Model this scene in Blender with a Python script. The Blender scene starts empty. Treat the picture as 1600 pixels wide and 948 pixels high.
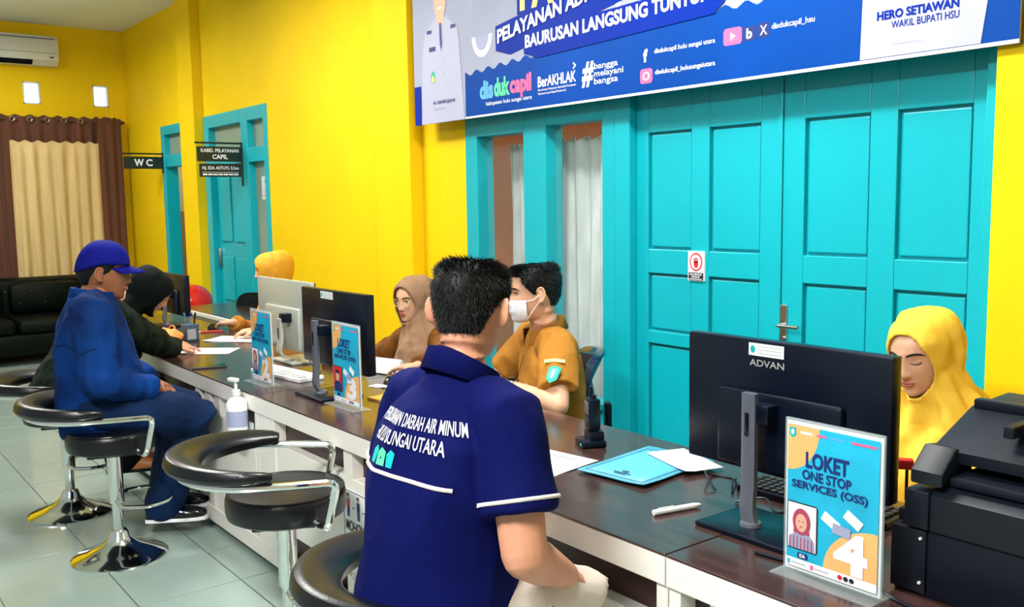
import bpy, bmesh, math, random
from mathutils import Vector, Matrix, noise
random.seed(7)
V = Vector
PI = math.pi
sc = bpy.context.scene
COL = sc.collection
# ---------------------------------------------------------------- camera
HC = 1.5
YAW, PIT, ROLL = -.91566, .10800, .01537
fwd = V((math.sin(YAW)*math.cos(PIT), math.cos(YAW)*math.cos(PIT), -math.sin(PIT)))
rgt = V((math.cos(YAW), -math.sin(YAW), 0))
dwn = fwd.cross(rgt)
r2 = math.cos(ROLL)*rgt + math.sin(ROLL)*dwn
d2 = -math.sin(ROLL)*rgt + math.cos(ROLL)*dwn
cd = bpy.data.cameras.new('camera')
cam = bpy.data.objects.new('camera', cd)
COL.objects.link(cam)
cd.sensor_width = 36
cd.lens = 33.0
cd.clip_start = .02
cam.matrix_world = Matrix(((r2.x, -d2.x, -fwd.x, 0), (r2.y, -d2.y, -fwd.y, 0), (r2.z, -d2.z, -fwd.z, HC), (0, 0, 0, 1)))
sc.camera = cam
# ---------------------------------------------------------------- light and view
w = bpy.data.worlds.new('world')
sc.world = w
w.use_nodes = True
w.node_tree.nodes['Background'].inputs[0].default_value = (.93, 1, .99, 1)
w.node_tree.nodes['Background'].inputs[1].default_value = .26
sc.view_settings.view_transform = 'Standard'
sc.view_settings.look = 'None'
sc.view_settings.gamma = 1
sc.view_settings.exposure = .75
LAMPS = [((-2.3, 1.75), 52), ((-5.6, 1.45), 50), ((-9.0, 1.1), 40), ((-1.1, -.8), 108)]
CEIL = 3.43
for (lx, ly), e in LAMPS:
    ld = bpy.data.lights.new('ceiling_lamp_light', 'AREA')
    ld.shape = 'RECTANGLE'
    ld.size = 1.15
    ld.size_y = .24
    ld.energy = e
    ld.color = (1, .97, .93)
    lo = bpy.data.objects.new('ceiling_lamp_light', ld)
    COL.objects.link(lo)
    lo.location = (lx, ly, CEIL - .275)
    up = bpy.data.objects.new('ceiling_lamp_light', ld.copy())
    COL.objects.link(up)
    up.data.energy = e*.42
    up.location = (lx, ly, CEIL - .20)
    up.rotation_euler = (PI, 0, 0)
for lx, ly, e in ((-3.0, 3.9, 14), (-9.6, 4.3, 9), (-7.9, 4.3, 6)):  # unseen point lights added to brighten the rooms behind the openings
    ld = bpy.data.lights.new('room_fill_light', 'POINT')
    ld.energy = e
    ld.shadow_soft_size = .08
    ld.color = (1, .93, .82)
    lo = bpy.data.objects.new('room_fill_light', ld)
    COL.objects.link(lo)
    lo.location = (lx, ly, 2.5)
# ---------------------------------------------------------------- materials
def mat(name, col, rough=.5, metal=0, spec=.5, var=0, scale=8, bump=0, bscale=60, stretch=(1, 1, 1), col2=None, trans=0, alpha=1, coat=0, emis=0, sheen=0):
    m = bpy.data.materials.new(name)
    m.use_nodes = True
    nt = m.node_tree
    b = nt.nodes['Principled BSDF']
    b.inputs['Base Color'].default_value = (*col, 1)
    b.inputs['Roughness'].default_value = rough
    b.inputs['Metallic'].default_value = metal
    b.inputs['Specular IOR Level'].default_value = spec
    b.inputs['Transmission Weight'].default_value = trans
    b.inputs['Alpha'].default_value = alpha
    b.inputs['Coat Weight'].default_value = coat
    b.inputs['Sheen Weight'].default_value = sheen
    if emis:
        b.inputs['Emission Color'].default_value = (*col, 1)
        b.inputs['Emission Strength'].default_value = emis
    if var or bump or col2:
        tc = nt.nodes.new('ShaderNodeTexCoord')
        mp = nt.nodes.new('ShaderNodeMapping')
        mp.inputs['Scale'].default_value = stretch
        nt.links.new(tc.outputs['Object'], mp.inputs['Vector'])
        if var or col2:
            n = nt.nodes.new('ShaderNodeTexNoise')
            n.inputs['Scale'].default_value = scale
            n.inputs['Detail'].default_value = 5
            nt.links.new(mp.outputs[0], n.inputs['Vector'])
            r = nt.nodes.new('ShaderNodeValToRGB')
            r.color_ramp.elements[0].position = .3
            r.color_ramp.elements[1].position = .7
            c2 = col2 or tuple(min(1, c*(1+var)) for c in col)
            c1 = col if col2 else tuple(c*(1-var) for c in col)
            r.color_ramp.elements[0].color = (*c1, 1)
            r.color_ramp.elements[1].color = (*c2, 1)
            nt.links.new(n.outputs['Fac'], r.inputs[0])
            nt.links.new(r.outputs[0], b.inputs['Base Color'])
        if bump:
            n2 = nt.nodes.new('ShaderNodeTexNoise')
            n2.inputs['Scale'].default_value = bscale
            n2.inputs['Detail'].default_value = 3
            nt.links.new(mp.outputs[0], n2.inputs['Vector'])
            bp = nt.nodes.new('ShaderNodeBump')
            bp.inputs['Strength'].default_value = bump
            bp.inputs['Distance'].default_value = .01
            nt.links.new(n2.outputs['Fac'], bp.inputs['Height'])
            nt.links.new(bp.outputs[0], b.inputs['Normal'])
    return m
MT = {}
def D(name, *a, **k):
    MT[name] = mat(name, *a, **k)
D('yellow_paint', (.88, .585, .004), .6, spec=.15, var=.05, scale=1.5, bump=.08, bscale=40)
D('ceiling_paint', (.78, .84, .82), .8, var=.03, scale=1)
D('turquoise', (.002, .41, .49), .32, var=.05, scale=2, bump=.05, bscale=25, stretch=(1, 1, .2))
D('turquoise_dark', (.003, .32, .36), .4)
D('cream_paint', (.62, .56, .45), .7, var=.05)
D('tile', (.275, .355, .32), .13, var=.05, scale=3, spec=.6)
D('grout', (.16, .18, .14), .8)
D('counter_white', (.87, .82, .77), .38, var=.03, scale=3)
D('counter_wood', (.045, .022, .020), .19, var=.3, scale=6, stretch=(1, 9, 9), spec=.6)
D('counter_dark', (.045, .018, .016), .4, var=.35, scale=7, stretch=(1, 9, 9))
D('orange_wood', (.45, .16, .04), .5, var=.2)
D('black_leather', (.003, .004, .006), .3, bump=.06, bscale=150, spec=.4)
D('sofa_leather', (.0008, .003, .0015), .5, bump=.05, bscale=90, spec=.12)
D('chrome', (.78, .8, .78), .1, 1)
D('steel', (.5, .5, .48), .3, 1)
D('black_plastic', (.001, .004, .012), .3, bump=.02, bscale=300, spec=.3)
D('black_gloss', (.004, .005, .008), .12)
D('grey_plastic', (.09, .1, .13), .35)
D('printer_black', (.003, .005, .011), .4, bump=.03, bscale=400, spec=.25)
D('printer_lid', (.005, .008, .014), .45, spec=.3)
D('silver', (.52, .55, .50), .35, .35)
D('white_plastic', (.72, .73, .72), .35)
D('paper', (.80, .80, .84), .7)
D('paper_grey', (.45, .47, .52), .7)
D('folder_blue', (.09, .42, .62), .5, var=.06, scale=5)
D('folder_line', (.03, .12, .25), .6)
D('acrylic', (.8, .92, .95), .05, alpha=.16, spec=.6)
D('glass', (.6, .75, .72), .03, alpha=.05, spec=.5)
D('glass_frost', (.30, .40, .30), .35, alpha=.75)
D('glass_day', (.75, .8, .85), .2, emis=.75)
D('curtain_brown', (.105, .030, .008), .8, var=.2, scale=3, stretch=(4, 4, .4), sheen=.2)
D('curtain_beige', (.62, .45, .20), .8, var=.12, scale=3, stretch=(5, 5, .4))
D('curtain_lace', (.62, .66, .64), .8, var=.18, scale=6, stretch=(3, 3, .7), alpha=.93)
D('interior_brown', (.52, .21, .035), .7, var=.15, scale=2, stretch=(3, 3, .5))
D('interior_pink', (.45, .26, .17), .6, var=.1)
D('interior_white', (.72, .72, .55), .6)
D('sign_black', (.004, .014, .010), .4)
D('print_white', (.86, .87, .90), .5)
D('banner_blue', (.0, .052, .30), .5, var=.2, scale=1.2, spec=.1)
D('banner_deep', (.0, .022, .30), .5, spec=.1)
D('banner_pale', (.36, .38, .50), .5, spec=.1, var=.08, scale=2)
D('banner_shade', (.32, .35, .52), .5)
D('uniform_print', (.42, .43, .58), .5)
D('print_yellow', (.95, .80, .18), .5)
D('print_navy', (.004, .02, .16), .5)
D('print_black', (.012, .012, .02), .5)
D('print_cyan', (.01, .42, .66), .4, var=.15, scale=9)
D('print_peach', (.88, .45, .16), .4)
D('print_pink', (.85, .12, .30), .5)
D('print_rose', (.42, .05, .12), .5)
D('print_green', (.10, .62, .35), .5)
D('print_teal', (.0, .42, .45), .5)
D('print_sky', (.10, .40, .75), .5)
D('print_red', (.62, .015, .02), .5)
D('print_skin', (.72, .40, .28), .5)
D('skin', (.62, .28, .17), .5, var=.1, scale=14, bump=.03, bscale=200)
D('skin_pale', (.64, .35, .22), .5, var=.08, scale=14)
D('skin_dark', (.24, .085, .035), .5, var=.1, scale=14, bump=.03, bscale=200)
D('lips', (.42, .09, .07), .45)
D('eye_white', (.75, .73, .70), .25)
D('eye_dark', (.008, .005, .004), .15)
D('hair', (.003, .004, .004), .5, var=.3, scale=40, spec=.2)
D('navy_cloth', (.0005, .0025, .068), .85, bump=.15, bscale=70, spec=.12)
D('piping', (.75, .66, .62), .7)
D('denim', (.001, .008, .045), .8, scale=4, bump=.2, bscale=50, col2=(.002, .042, .22), spec=.1)
D('jeans', (.002, .014, .055), .8, spec=.12, var=.5, scale=5, bump=.15, bscale=60)
D('cap_blue', (.002, .004, .15), .8, spec=.12, bump=.1, bscale=120)
D('black_cloth', (.003, .006, .005), .8, spec=.12, var=.5, scale=5, bump=.2, bscale=40)
D('black_floral', (.003, .006, .004), .8, col2=(.018, .03, .02), scale=26, spec=.12)
D('trouser_black', (.003, .005, .006), .8, spec=.12)
D('khaki', (.66, .58, .50), .8, bump=.1, bscale=60)
D('uniform_tan', (.38, .16, .022), .8, spec=.15, bump=.15, bscale=60, var=.1, scale=6)
D('batik', (.10, .034, .005), .75, col2=(.24, .085, .012), scale=16, spec=.15)
D('hijab_mustard', (.72, .33, .012), .75, bump=.08, bscale=50)
D('hijab_yellow', (.84, .52, .04), .8, bump=.08, bscale=50)
D('hijab_brown', (.27, .145, .075), .75, bump=.08, bscale=50)
D('mask_white', (.82, .82, .88), .7)
D('patch_green', (.02, .42, .26), .6)
D('badge_gold', (.75, .42, .05), .4, .3)
D('lens', (.9, .9, .85), .05, alpha=.12)
D('sanitizer', (.78, .80, .82), .2, spec=.6)
D('orange_cloth', (.85, .27, .06), .7, var=.12, scale=9)
D('red_gloss', (.62, .008, .008), .15, coat=.4)
D('chair_blue', (.008, .018, .05), .12, coat=.5)
D('cup_blue', (.06, .09, .16), .4)
D('yellow_pad', (.75, .42, .06), .6)
D('phone_case', (.03, .03, .025), .4)
D('keys_dark', (.02, .022, .028), .5)
# ---------------------------------------------------------------- object helpers
def link(name, me, parent=None, m=None):
    o = bpy.data.objects.new(name, me)
    COL.objects.link(o)
    if parent:
        o.parent = parent
    if m:
        me.materials.append(MT[m] if isinstance(m, str) else m)
    return o
def tag(o, label=None, cat=None, group=None, kind=None):
    if label: o['label'] = label
    if cat: o['category'] = cat
    if group: o['group'] = group
    if kind: o['kind'] = kind
    return o
def thing(name, label, cat, loc=(0, 0, 0), rz=0, group=None, kind=None):
    o = bpy.data.objects.new(name, None)
    o.empty_display_size = .05
    COL.objects.link(o)
    o.location = loc
    o.rotation_euler = (0, 0, rz)
    return tag(o, label, cat, group, kind)
def copy_tree(o, parent=None):
    c = o.copy()
    COL.objects.link(c)
    c.parent = parent
    for ch in list(o.children):
        copy_tree(ch, c)
    return c
class MB:
    def __init__(s):
        s.bm = bmesh.new()
    def add(s, vs, fs):
        b = [s.bm.verts.new(v) for v in vs]
        for f in fs:
            try: s.bm.faces.new([b[i] for i in f])
            except ValueError: pass
        return s
    def box(s, x0, x1, y0, y1, z0, z1, bev=0, M=None):
        vs = [V((x, y, z)) for x in (x0, x1) for y in (y0, y1) for z in (z0, z1)]
        if M: vs = [M @ v for v in vs]
        b = [s.bm.verts.new(v) for v in vs]
        fs = [s.bm.faces.new([b[i] for i in q]) for q in ((0, 1, 3, 2), (4, 6, 7, 5), (0, 4, 5, 1), (2, 3, 7, 6), (0, 2, 6, 4), (1, 5, 7, 3))]
        if bev:
            ed = list({e for f in fs for e in f.edges})
            bmesh.ops.bevel(s.bm, geom=ed, offset=bev, segments=2, affect='EDGES', profile=.5)
        return s
    def prism(s, pts, d, M=None, bev=0):
        """polygon in local xy extruded along local z from d[0] to d[1]"""
        n = len(pts)
        vs = [V((p[0], p[1], d[0])) for p in pts] + [V((p[0], p[1], d[1])) for p in pts]
        if M: vs = [M @ v for v in vs]
        b = [s.bm.verts.new(v) for v in vs]
        f0 = s.bm.faces.new(b[:n][::-1]); f1 = s.bm.faces.new(b[n:])
        for i in range(n):
            s.bm.faces.new((b[i], b[(i+1) % n], b[n+(i+1) % n], b[n+i]))
        if bev:
            bmesh.ops.bevel(s.bm, geom=list(f0.edges)+list(f1.edges), offset=bev, segments=2, affect='EDGES', profile=.5)
        return s
    def loft(s, rings, cap=True):
        n = len(rings[0])
        bs = [[s.bm.verts.new(p) for p in r] for r in rings]
        for a, b in zip(bs, bs[1:]):
            for i in range(n):
                s.bm.faces.new((a[i], a[(i+1) % n], b[(i+1) % n], b[i]))
        if cap:
            s.bm.faces.new(bs[0][::-1]); s.bm.faces.new(bs[-1])
        return s
    def tube(s, path, r, n=12, cap=True):
        path = [V(p) for p in path]
        if not isinstance(r, (list, tuple)): r = [r]*len(path)
        rings = []
        up = None
        for i, p in enumerate(path):
            t = (path[min(i+1, len(path)-1)] - path[max(i-1, 0)]).normalized()
            if up is None:
                up = t.orthogonal().normalized()
            a = (up - t*up.dot(t))
            if a.length < 1e-6: a = t.orthogonal()
            a.normalize(); up = a
            b = t.cross(a)
            rings.append([p + (a*math.cos(2*PI*k/n) + b*math.sin(2*PI*k/n))*r[i] for k in range(n)])
        return s.loft(rings, cap)
    def lathe(s, prof, c=(0, 0, 0), n=32):
        c = V(c)
        return s.loft([[c + V((r*math.cos(2*PI*k/n), r*math.sin(2*PI*k/n), z)) for k in range(n)] for r, z in prof])
    def ell(s, c, r, n=16, M=None):
        c = V(c)
        rings = []
        for i in range(n//2+1):
            a = -PI/2 + PI*(i+.02)/(n//2+.04)
            ring = [V((r[0]*math.cos(a)*math.cos(2*PI*k/n), r[1]*math.cos(a)*math.sin(2*PI*k/n), r[2]*math.sin(a))) for k in range(n)]
            if M: ring = [M @ v for v in ring]
            rings.append([c+v for v in ring])
        return s.loft(rings)
    def grid(s, pts, closed=False):
        bs = [[s.bm.verts.new(p) for p in r] for r in pts]
        for a, b in zip(bs, bs[1:]):
            n = len(a)
            for i in range(n if closed else n-1):
                s.bm.faces.new((a[i], a[(i+1) % n], b[(i+1) % n], b[i]))
        return s
    def mesh(s, smooth=True, recalc=True):
        if recalc: bmesh.ops.recalc_face_normals(s.bm, faces=s.bm.faces)
        me = bpy.data.meshes.new('m')
        s.bm.to_mesh(me); s.bm.free()
        if smooth:
            for p in me.polygons: p.use_smooth = True
            me.set_sharp_from_angle(angle=math.radians(35))
        return me
    def build(s, name, m, parent=None, smooth=True, recalc=True):
        return link(name, s.mesh(smooth, recalc), parent, m)
def arc(pts, rad=.03, k=5):
    """round the corners of a polyline"""
    pts = [V(p) for p in pts]
    out = [pts[0]]
    for a, b, c in zip(pts, pts[1:], pts[2:]):
        d1 = (a-b); d2_ = (c-b)
        r = min(rad, d1.length*.49, d2_.length*.49)
        p, q = b+d1.normalized()*r, b+d2_.normalized()*r
        for i in range(k+1):
            t = i/k
            out.append(p*(1-t)**2 + b*2*t*(1-t) + q*t*t)
    out.append(pts[-1])
    return out
def wpath(pts, n=8):
    """smooth Catmull-Rom curve through points"""
    pts = [V(p) for p in pts]
    P = [pts[0]]+pts+[pts[-1]]
    out = []
    for i in range(1, len(P)-2):
        for k in range(n):
            t = k/n
            a, b, c, d = P[i-1], P[i], P[i+1], P[i+2]
            out.append(.5*((2*b)+(c-a)*t+(2*a-5*b+4*c-d)*t*t+(3*b-a-3*c+d)*t**3))
    out.append(pts[-1])
    return out
TXT = {}
def text_mesh(body, bold=0., shear=0.):
    key = (body, bold, shear)
    if key not in TXT:
        cu = bpy.data.curves.new('t', 'FONT')
        cu.body = body; cu.offset = bold; cu.shear = shear; cu.resolution_u = 3
        o = bpy.data.objects.new('t', cu)
        COL.objects.link(o)
        dg = bpy.context.evaluated_depsgraph_get()
        dg.update()
        me = bpy.data.meshes.new_from_object(o.evaluated_get(dg))
        bpy.data.objects.remove(o); bpy.data.curves.remove(cu)
        xs = [v.co.x for v in me.vertices]; ys = [v.co.y for v in me.vertices]
        TXT[key] = ([(v.co.x, v.co.y) for v in me.vertices], [tuple(p.vertices) for p in me.polygons], (min(xs), max(xs), min(ys), max(ys)))
        bpy.data.meshes.remove(me)
    return TXT[key]
class Panel:
    """flat printed board: origin at lower left, u to the right, v up, n out of the face; all prints lie in local coordinates of parent"""
    def __init__(s, parent, o, u, v):
        s.p = parent; s.o = V(o); s.u = V(u).normalized(); s.v = V(v).normalized(); s.n = s.u.cross(s.v)
    def at(s, x, y, l=0):
        return s.o + s.u*x + s.v*y + s.n*(.0006*l)
    def flat(s, pts, m, l=1, name='printed_shape', parent=None):
        me = bpy.data.meshes.new('m')
        me.from_pydata([s.at(x, y, l) for x, y in pts], [], [list(range(len(pts)))])
        return link(name, me, parent or s.p, m)
    def rect(s, x0, y0, x1, y1, m, l=1, name='printed_shape', r=0, parent=None):
        if r:
            pts = []
            for cx, cy, a0 in ((x1-r, y0+r, -PI/2), (x1-r, y1-r, 0), (x0+r, y1-r, PI/2), (x0+r, y0+r, PI)):
                pts += [(cx+r*math.cos(a0+PI/2*i/4), cy+r*math.sin(a0+PI/2*i/4)) for i in range(5)]
        else: pts = [(x0, y0), (x1, y0), (x1, y1), (x0, y1)]
        return s.flat(pts, m, l, name, parent)
    def ell(s, cx, cy, rx, ry, m, l=1, a0=0, a1=2*PI, name='printed_shape', parent=None):
        return s.flat([(cx+rx*math.cos(a0+(a1-a0)*i/28), cy+ry*math.sin(a0+(a1-a0)*i/28)) for i in range(28 if a1-a0 > 6.2 else 29)], m, l, name, parent)
    def text(s, body, x, y, width, height, m, l=2, bold=0., shear=0., rise=0., name='lettering', parent=None):
        vs, fs, (a, b, c, d) = text_mesh(body, bold, shear)
        me = bpy.data.meshes.new('m')
        me.from_pydata([s.at(x+(p-a)/(b-a)*width, y+(q-c)/(d-c)*height+rise*(p-a)/(b-a), l) for p, q in vs], [], fs)
        return link(name, me, parent or s.p, m)
# ---------------------------------------------------------------- structure
WY, LX = 3.1, -11.05
def struct(name, mb, m, parent=None, smooth=False):
    o = mb.build(name, m, parent, smooth)
    o['kind'] = 'structure'
    return o
XR, YF = 3.0, -3.6
fl = struct('floor', MB().box(LX-.1, XR, YF, WY+.1, -.1, -.006), 'grout')
TS = .4
tb = MB().box(0, TS-.005, 0, TS-.005, -.006, 0, .0015).mesh(False)
tb.materials.append(MT['tile'])
tx0, ty0 = -3.5725, .9465
first = True
shown = set()
for i in range(-18, 4):
    for j in range(-4, 6):
        x, y = tx0+i*TS, ty0+j*TS
        if x < LX or y+TS > WY: continue
        o = link('floor_tile', tb, fl)
        o.location = (x, y, 0)
        o.rotation_euler = (random.uniform(-.0008, .0008), random.uniform(-.0008, .0008), 0)
        shown.add((i, j))
rest = MB()
for i in range(-19, 17):
    for j in range(-12, 6):
        if (i, j) in shown: continue
        x, y = tx0+i*TS, ty0+j*TS
        if x < LX-.3 or x > XR-TS or y < YF or y+TS > WY+.2: continue
        rest.box(max(x, LX), x+TS-.005, y, min(y+TS-.005, WY), -.006, 0)
o = rest.build('tile_field', 'tile', fl, False); o['kind'] = 'stuff'
struct('ceiling', MB().box(LX-.1, XR, YF, WY+.1, CEIL, CEIL+.1), 'ceiling_paint')
# back wall with openings: (x0,x1,z0,z1)
OP = [(-9.85, -9.13, 0, 2.31), (-8.62, -7.2, 0, 2.31), (-4.43, -1.45, 0, 2.2)]
wb = MB()
xs = LX
for a, b, z0, z1 in OP:
    wb.box(xs, a, WY, WY+.14, 0, CEIL)
    wb.box(a, b, WY, WY+.14, z1, CEIL)
    xs = b
wb.box(xs, XR, WY, WY+.14, 0, CEIL)
wall = struct('wall_back', wb, 'yellow_paint')
pm = MB()
for a, b in ((-5.32, -4.905), (-9.02, -8.63), (-1.434, -1.02)):
    pb = MB().box(a, b, WY-.09, WY, 0, CEIL, .004).build('pilaster', 'yellow_paint', wall, False)
struct('wall_left', MB().box(LX-.14, LX, YF, WY+.14, 0, 2.6).box(LX-.14, LX, YF, WY+.14, 2.83, CEIL).box(LX-.14, LX, YF, 2.07, 2.6, 2.83).box(LX-.14, LX, 2.235, 2.76, 2.6, 2.83).box(LX-.14, LX, 2.92, WY+.14, 2.6, 2.83), 'yellow_paint')
struct('wall_right', MB().box(XR, XR+.12, YF, WY+.14, 0, CEIL), 'cream_paint')
# small ventilation windows in the left wall
for k, (a, b) in enumerate(((2.07, 2.235), (2.76, 2.92))):
    wv = thing(f'window_{k+2}', 'small square glass ventilation pane above the curtain', 'window', (LX, (a+b)/2, 2.6), kind='structure')
    del wv['category']
    wv['label'] = 'small square pane in the yellow end wall, ' + ('below the air conditioner' if k == 0 else 'nearer the corner')
    h = (b-a)/2
    MB().box(-.09, -.075, -h, h, 0, .23).build('pane', 'glass_day', wv, False)
    for q in ((-h, -h+.012, 0, .23), (h-.012, h, 0, .23), (-h, h, 0, .012), (-h, h, .218, .23)):
        MB().box(-.075, .006, *q).build('frame_bar', 'white_plastic', wv, False)
# ---- rooms behind the openings
rb = MB()
rb.box(-10.3, -7.0, 5.3, 5.4, 0, 2.9).box(-10.3, -7.0, WY+.14, 5.3, 2.7, 2.8).box(-10.4, -10.3, WY+.14, 5.3, 0, 2.9).box(-9.0, -8.8, WY+.14, 5.3, 0, 2.9).box(-7.1, -7.0, WY+.14, 5.3, 0, 2.9)
struct('wall_back_room', rb, 'interior_white')
struct('trim_1', MB().box(-10.28, -9.01, 5.26, 5.3, 0, 1.45).box(-10.3, -10.26, WY+.15, 5.26, 0, 1.45), 'interior_pink')
struct('wall_office', MB().box(-4.9, -1.2, 4.6, 4.7, 0, 2.9).box(-5.0, -4.9, WY+.14, 4.7, 0, 2.9).box(-1.2, -1.1, WY+.14, 4.7, 0, 2.9).box(-5, -1.1, WY+.14, 4.7, 2.75, 2.85), 'interior_brown')
# ---- big turquoise door with side window
FY = WY-.015
door = thing('door_1', 'turquoise double door with eight raised panels beside the curtained window', None, (-2.31, WY, 0), kind='structure')
def dbox(name, x0, x1, y0, y1, z0, z1, m='turquoise', bev=.004, par=None, off=(-2.31, WY, 0)):
    return MB().box(x0-off[0], x1-off[0], y0-off[1], y1-off[1], z0-off[2], z1-off[2], bev).build(name, m, par or door, False)
dbox('frame_post', -3.215, -3.115, FY, WY+.13, 0, 2.2)
dbox('frame_post', -1.50, -1.45, FY+.005, WY+.13, 0, 2.2)
dbox('frame_head', -3.115, -1.50, FY, WY+.13, 2.08, 2.2)
def leaf(x0, x1, cols):
    lf = dbox('door_leaf', x0, x1, WY+.055, WY+.085, .01, 2.08)
    rows = ((.11, .84), (.90, 1.165), (1.275, 1.80))
    edges = [x0]+[c for ab in cols for c in ab]+[x1]
    for i in range(0, 6, 2):
        dbox('stile', edges[i], edges[i+1], WY+.03, WY+.056, .01, 2.08, par=lf)
    lf_off = None
    zz = [.01, .11, .84, .90, 1.165, 1.275, 1.80, 2.08]
    for a, b in cols:
        for i in range(0, 8, 2):
            dbox('rail', a, b, WY+.03, WY+.056, zz[i], zz[i+1], par=lf)
        for z0, z1 in rows:
            dbox('panel', a+.010, b-.010, WY+.041, WY+.056, z0+.010, z1-.010, bev=.006, par=lf)
    return lf
l1 = leaf(-3.113, -2.314, ((-3.04, -2.782), (-2.682, -2.415)))
l2 = leaf(-2.306, -1.502, ((-2.208, -1.932), (-1.826, -1.56)))
dbox('cover_strip', -2.325, -2.306, WY+.022, WY+.032, .01, 2.08, par=l1)
hd = dbox('handle_plate', -2.305, -2.272, WY+.022, WY+.031, .90, 1.075, 'steel', .003, par=l2)
MB().tube(arc([(0.022, -.068+.09, .995), (0.022, -.018, .995), (.12, -.018, .995)], .012), .008).build('lever', 'steel', l2)
MB().tube([(0.022, .027, .94), (0.022, .012, .94)], .011).build('lock', 'steel', l2)
# prohibition sticker on the left leaf
stk = thing('door_sticker', 'small no entry sticker with red hand on the turquoise door', 'sticker', (-2.79, WY+.0215, 1.145))
pn = Panel(stk, (0, 0, 0), (1, 0, 0), (0, 0, 1))
MB().box(0, .092, 0, .008, 0, .129, .0).build('sticker_board', 'print_white', stk, False)
pn.rect(.004, .002, .088, .036, 'print_black', 1)
pn.ell(.046, .082, .036, .040, 'print_red', 1)
pn.ell(.046, .082, .029, .033, 'print_white', 2)
pn.ell(.047, .072, .013, .016, 'print_red', 3)
for q in range(4): pn.rect(.033+q*.0068, .078, .038+q*.0068, .098+(.004 if q in (1, 2) else 0), 'print_red', 3)
pn.text('DILARANG', .012, .024, .068, .009, 'print_white', 3, .02)
pn.text('MASUK', .022, .013, .048, .009, 'print_white', 3, .02)
pn.rect(.010, .006, .082, .009, 'print_white', 3)
# window
win = thing('window_1', 'turquoise framed window with two tall panes and lace curtain behind', None, (-3.85, WY, 0), kind='structure')
def wbox(name, x0, x1, z0, z1, y0=FY, y1=WY+.10, m='turquoise', bev=.005):
    return MB().box(x0+3.85, x1+3.85, y0-WY, y1-WY, z0, z1, bev).build(name, m, win, False)
wbox('frame_post', -4.43, -4.315, .0, 2.2)
wbox('frame_post', -3.90, -3.715, .0, 2.2)
wbox('frame_post', -3.30, -3.215, .0, 2.2)
wbox('frame_head', -4.315, -3.90, 1.86, 2.2)
wbox('frame_head', -3.715, -3.30, 1.88, 2.2)
wbox('sill_panel', -4.315, -3.90, .0, .51)
wbox('sill_panel', -3.715, -3.30, .0, .51)
MB().box(-4.315+3.85, -3.90+3.85, -.03, .0, .48, .512, .004).build('sill', 'turquoise', win, False)
MB().box(-3.715+3.85, -3.30+3.85, -.03, .0, .48, .512, .004).build('sill', 'turquoise', win, False)
wbox('pane', -4.315, -3.90, .51, 1.86, WY+.05, WY+.055, 'glass', 0)
wbox('pane', -3.715, -3.30, .51, 1.88, WY+.05, WY+.055, 'glass', 0)
def curtain(name, label, parent_loc, p0, p1, z0, z1, nf, amp, m, cat='curtain', n=None, thick=.003, taper=0, dirn=None, parent=None, top=None):
    """pleated cloth between two floor points p0, p1"""
    a, b = V((*p0, 0)), V((*p1, 0))
    d = (b-a); nrm = V((-d.y, d.x, 0)).normalized()
    n = n or nf*10
    rows = []
    for j in range(15):
        t = j/14; z = z1+(z0-z1)*t
        row = []
        for i in range(n+1):
            s = i/n
            ss = s*(1-taper*(1-t)**0*t) if taper else s
            ph = s*nf*2*PI + .6*math.sin(7*s+2*t)
            row.append(a + d*ss + nrm*(amp*(.65+.5*t)*math.sin(ph) + amp*.4*math.sin(ph*.47+3*t)) + V((0, 0, z + .012*math.sin(ph)*(1 if j == 0 else 0))))
        rows.append(row)
    mb = MB().grid(rows)
    me = mb.mesh(recalc=False)
    base = V(parent_loc)
    for v in me.vertices: v.co -= base
    o = link(name, me, parent, m)
    if not parent: o.location = base
    s = o.modifiers.new('s', 'SOLIDIFY'); s.thickness = thick
    for p in me.polygons: p.use_smooth = True
    if label: tag(o, label, cat)
    return o
curtain('lace_curtain', 'white patterned lace curtain behind the wide window pane', (-3.5, WY+.2, .4), (-4.05, WY+.2), (-3.30, WY+.2), .40, 1.82, 8, .022, 'curtain_lace')
curtain('lace_curtain', 'narrow strip of lace curtain behind the left pane', (-3.95, WY+.22, .4), (-4.33, WY+.23), (-4.12, WY+.22), .40, 1.82, 3, .022, 'curtain_lace', taper=-.12)
# ---- staff door with transom
kd = thing('door_2', 'turquoise staff door with transom panes and glazed side panel', None, (-7.9, WY, 0), kind='structure')
def kbox(name, x0, x1, z0, z1, y0=WY-.012, y1=WY+.1, m='turquoise', bev=.005, par=None):
    return MB().box(x0+7.9, x1+7.9, y0-WY, y1-WY, z0, z1, bev).build(name, m, par or kd, False)
for a, b in ((-8.62, -8.50), (-7.74, -7.60), (-7.27, -7.2)): kbox('frame_post', a, b, 0, 2.31)
for a, b in ((-8.50, -7.74), (-7.60, -7.27)):
    kbox('frame_head', a, b, 2.20, 2.31)
    kbox('transom_bar', a, b, 1.86, 1.98)
    kbox('transom_pane', a, b, 1.98, 2.20, WY+.05, WY+.055, 'glass_frost', 0)
kbox('side_pane', -7.60, -7.27, .75, 1.86, WY+.05, WY+.055, 'glass_frost', 0)
kbox('side_panel', -7.60, -7.27, 0, .75)
kl = kbox('door_leaf', -8.50, -7.74, .01, 1.86, WY+.05, WY+.08)
for a, b in ((-8.42, -8.16), (-8.08, -7.82)):
    for z0, z1 in ((.12, .55), (.65, 1.05), (1.18, 1.76)):
        kbox('panel', a, b, z0, z1, WY+.035, WY+.052, bev=.012, par=kl)
MB().box(-.58, -.545, .02, .05, .95, 1.12, .003).build('handle_plate', 'steel', kl)
pp = thing('paper_notice', 'white paper notice taped on the glazed staff door panel', 'notice', (-7.47, WY+.046, 1.55))
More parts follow.
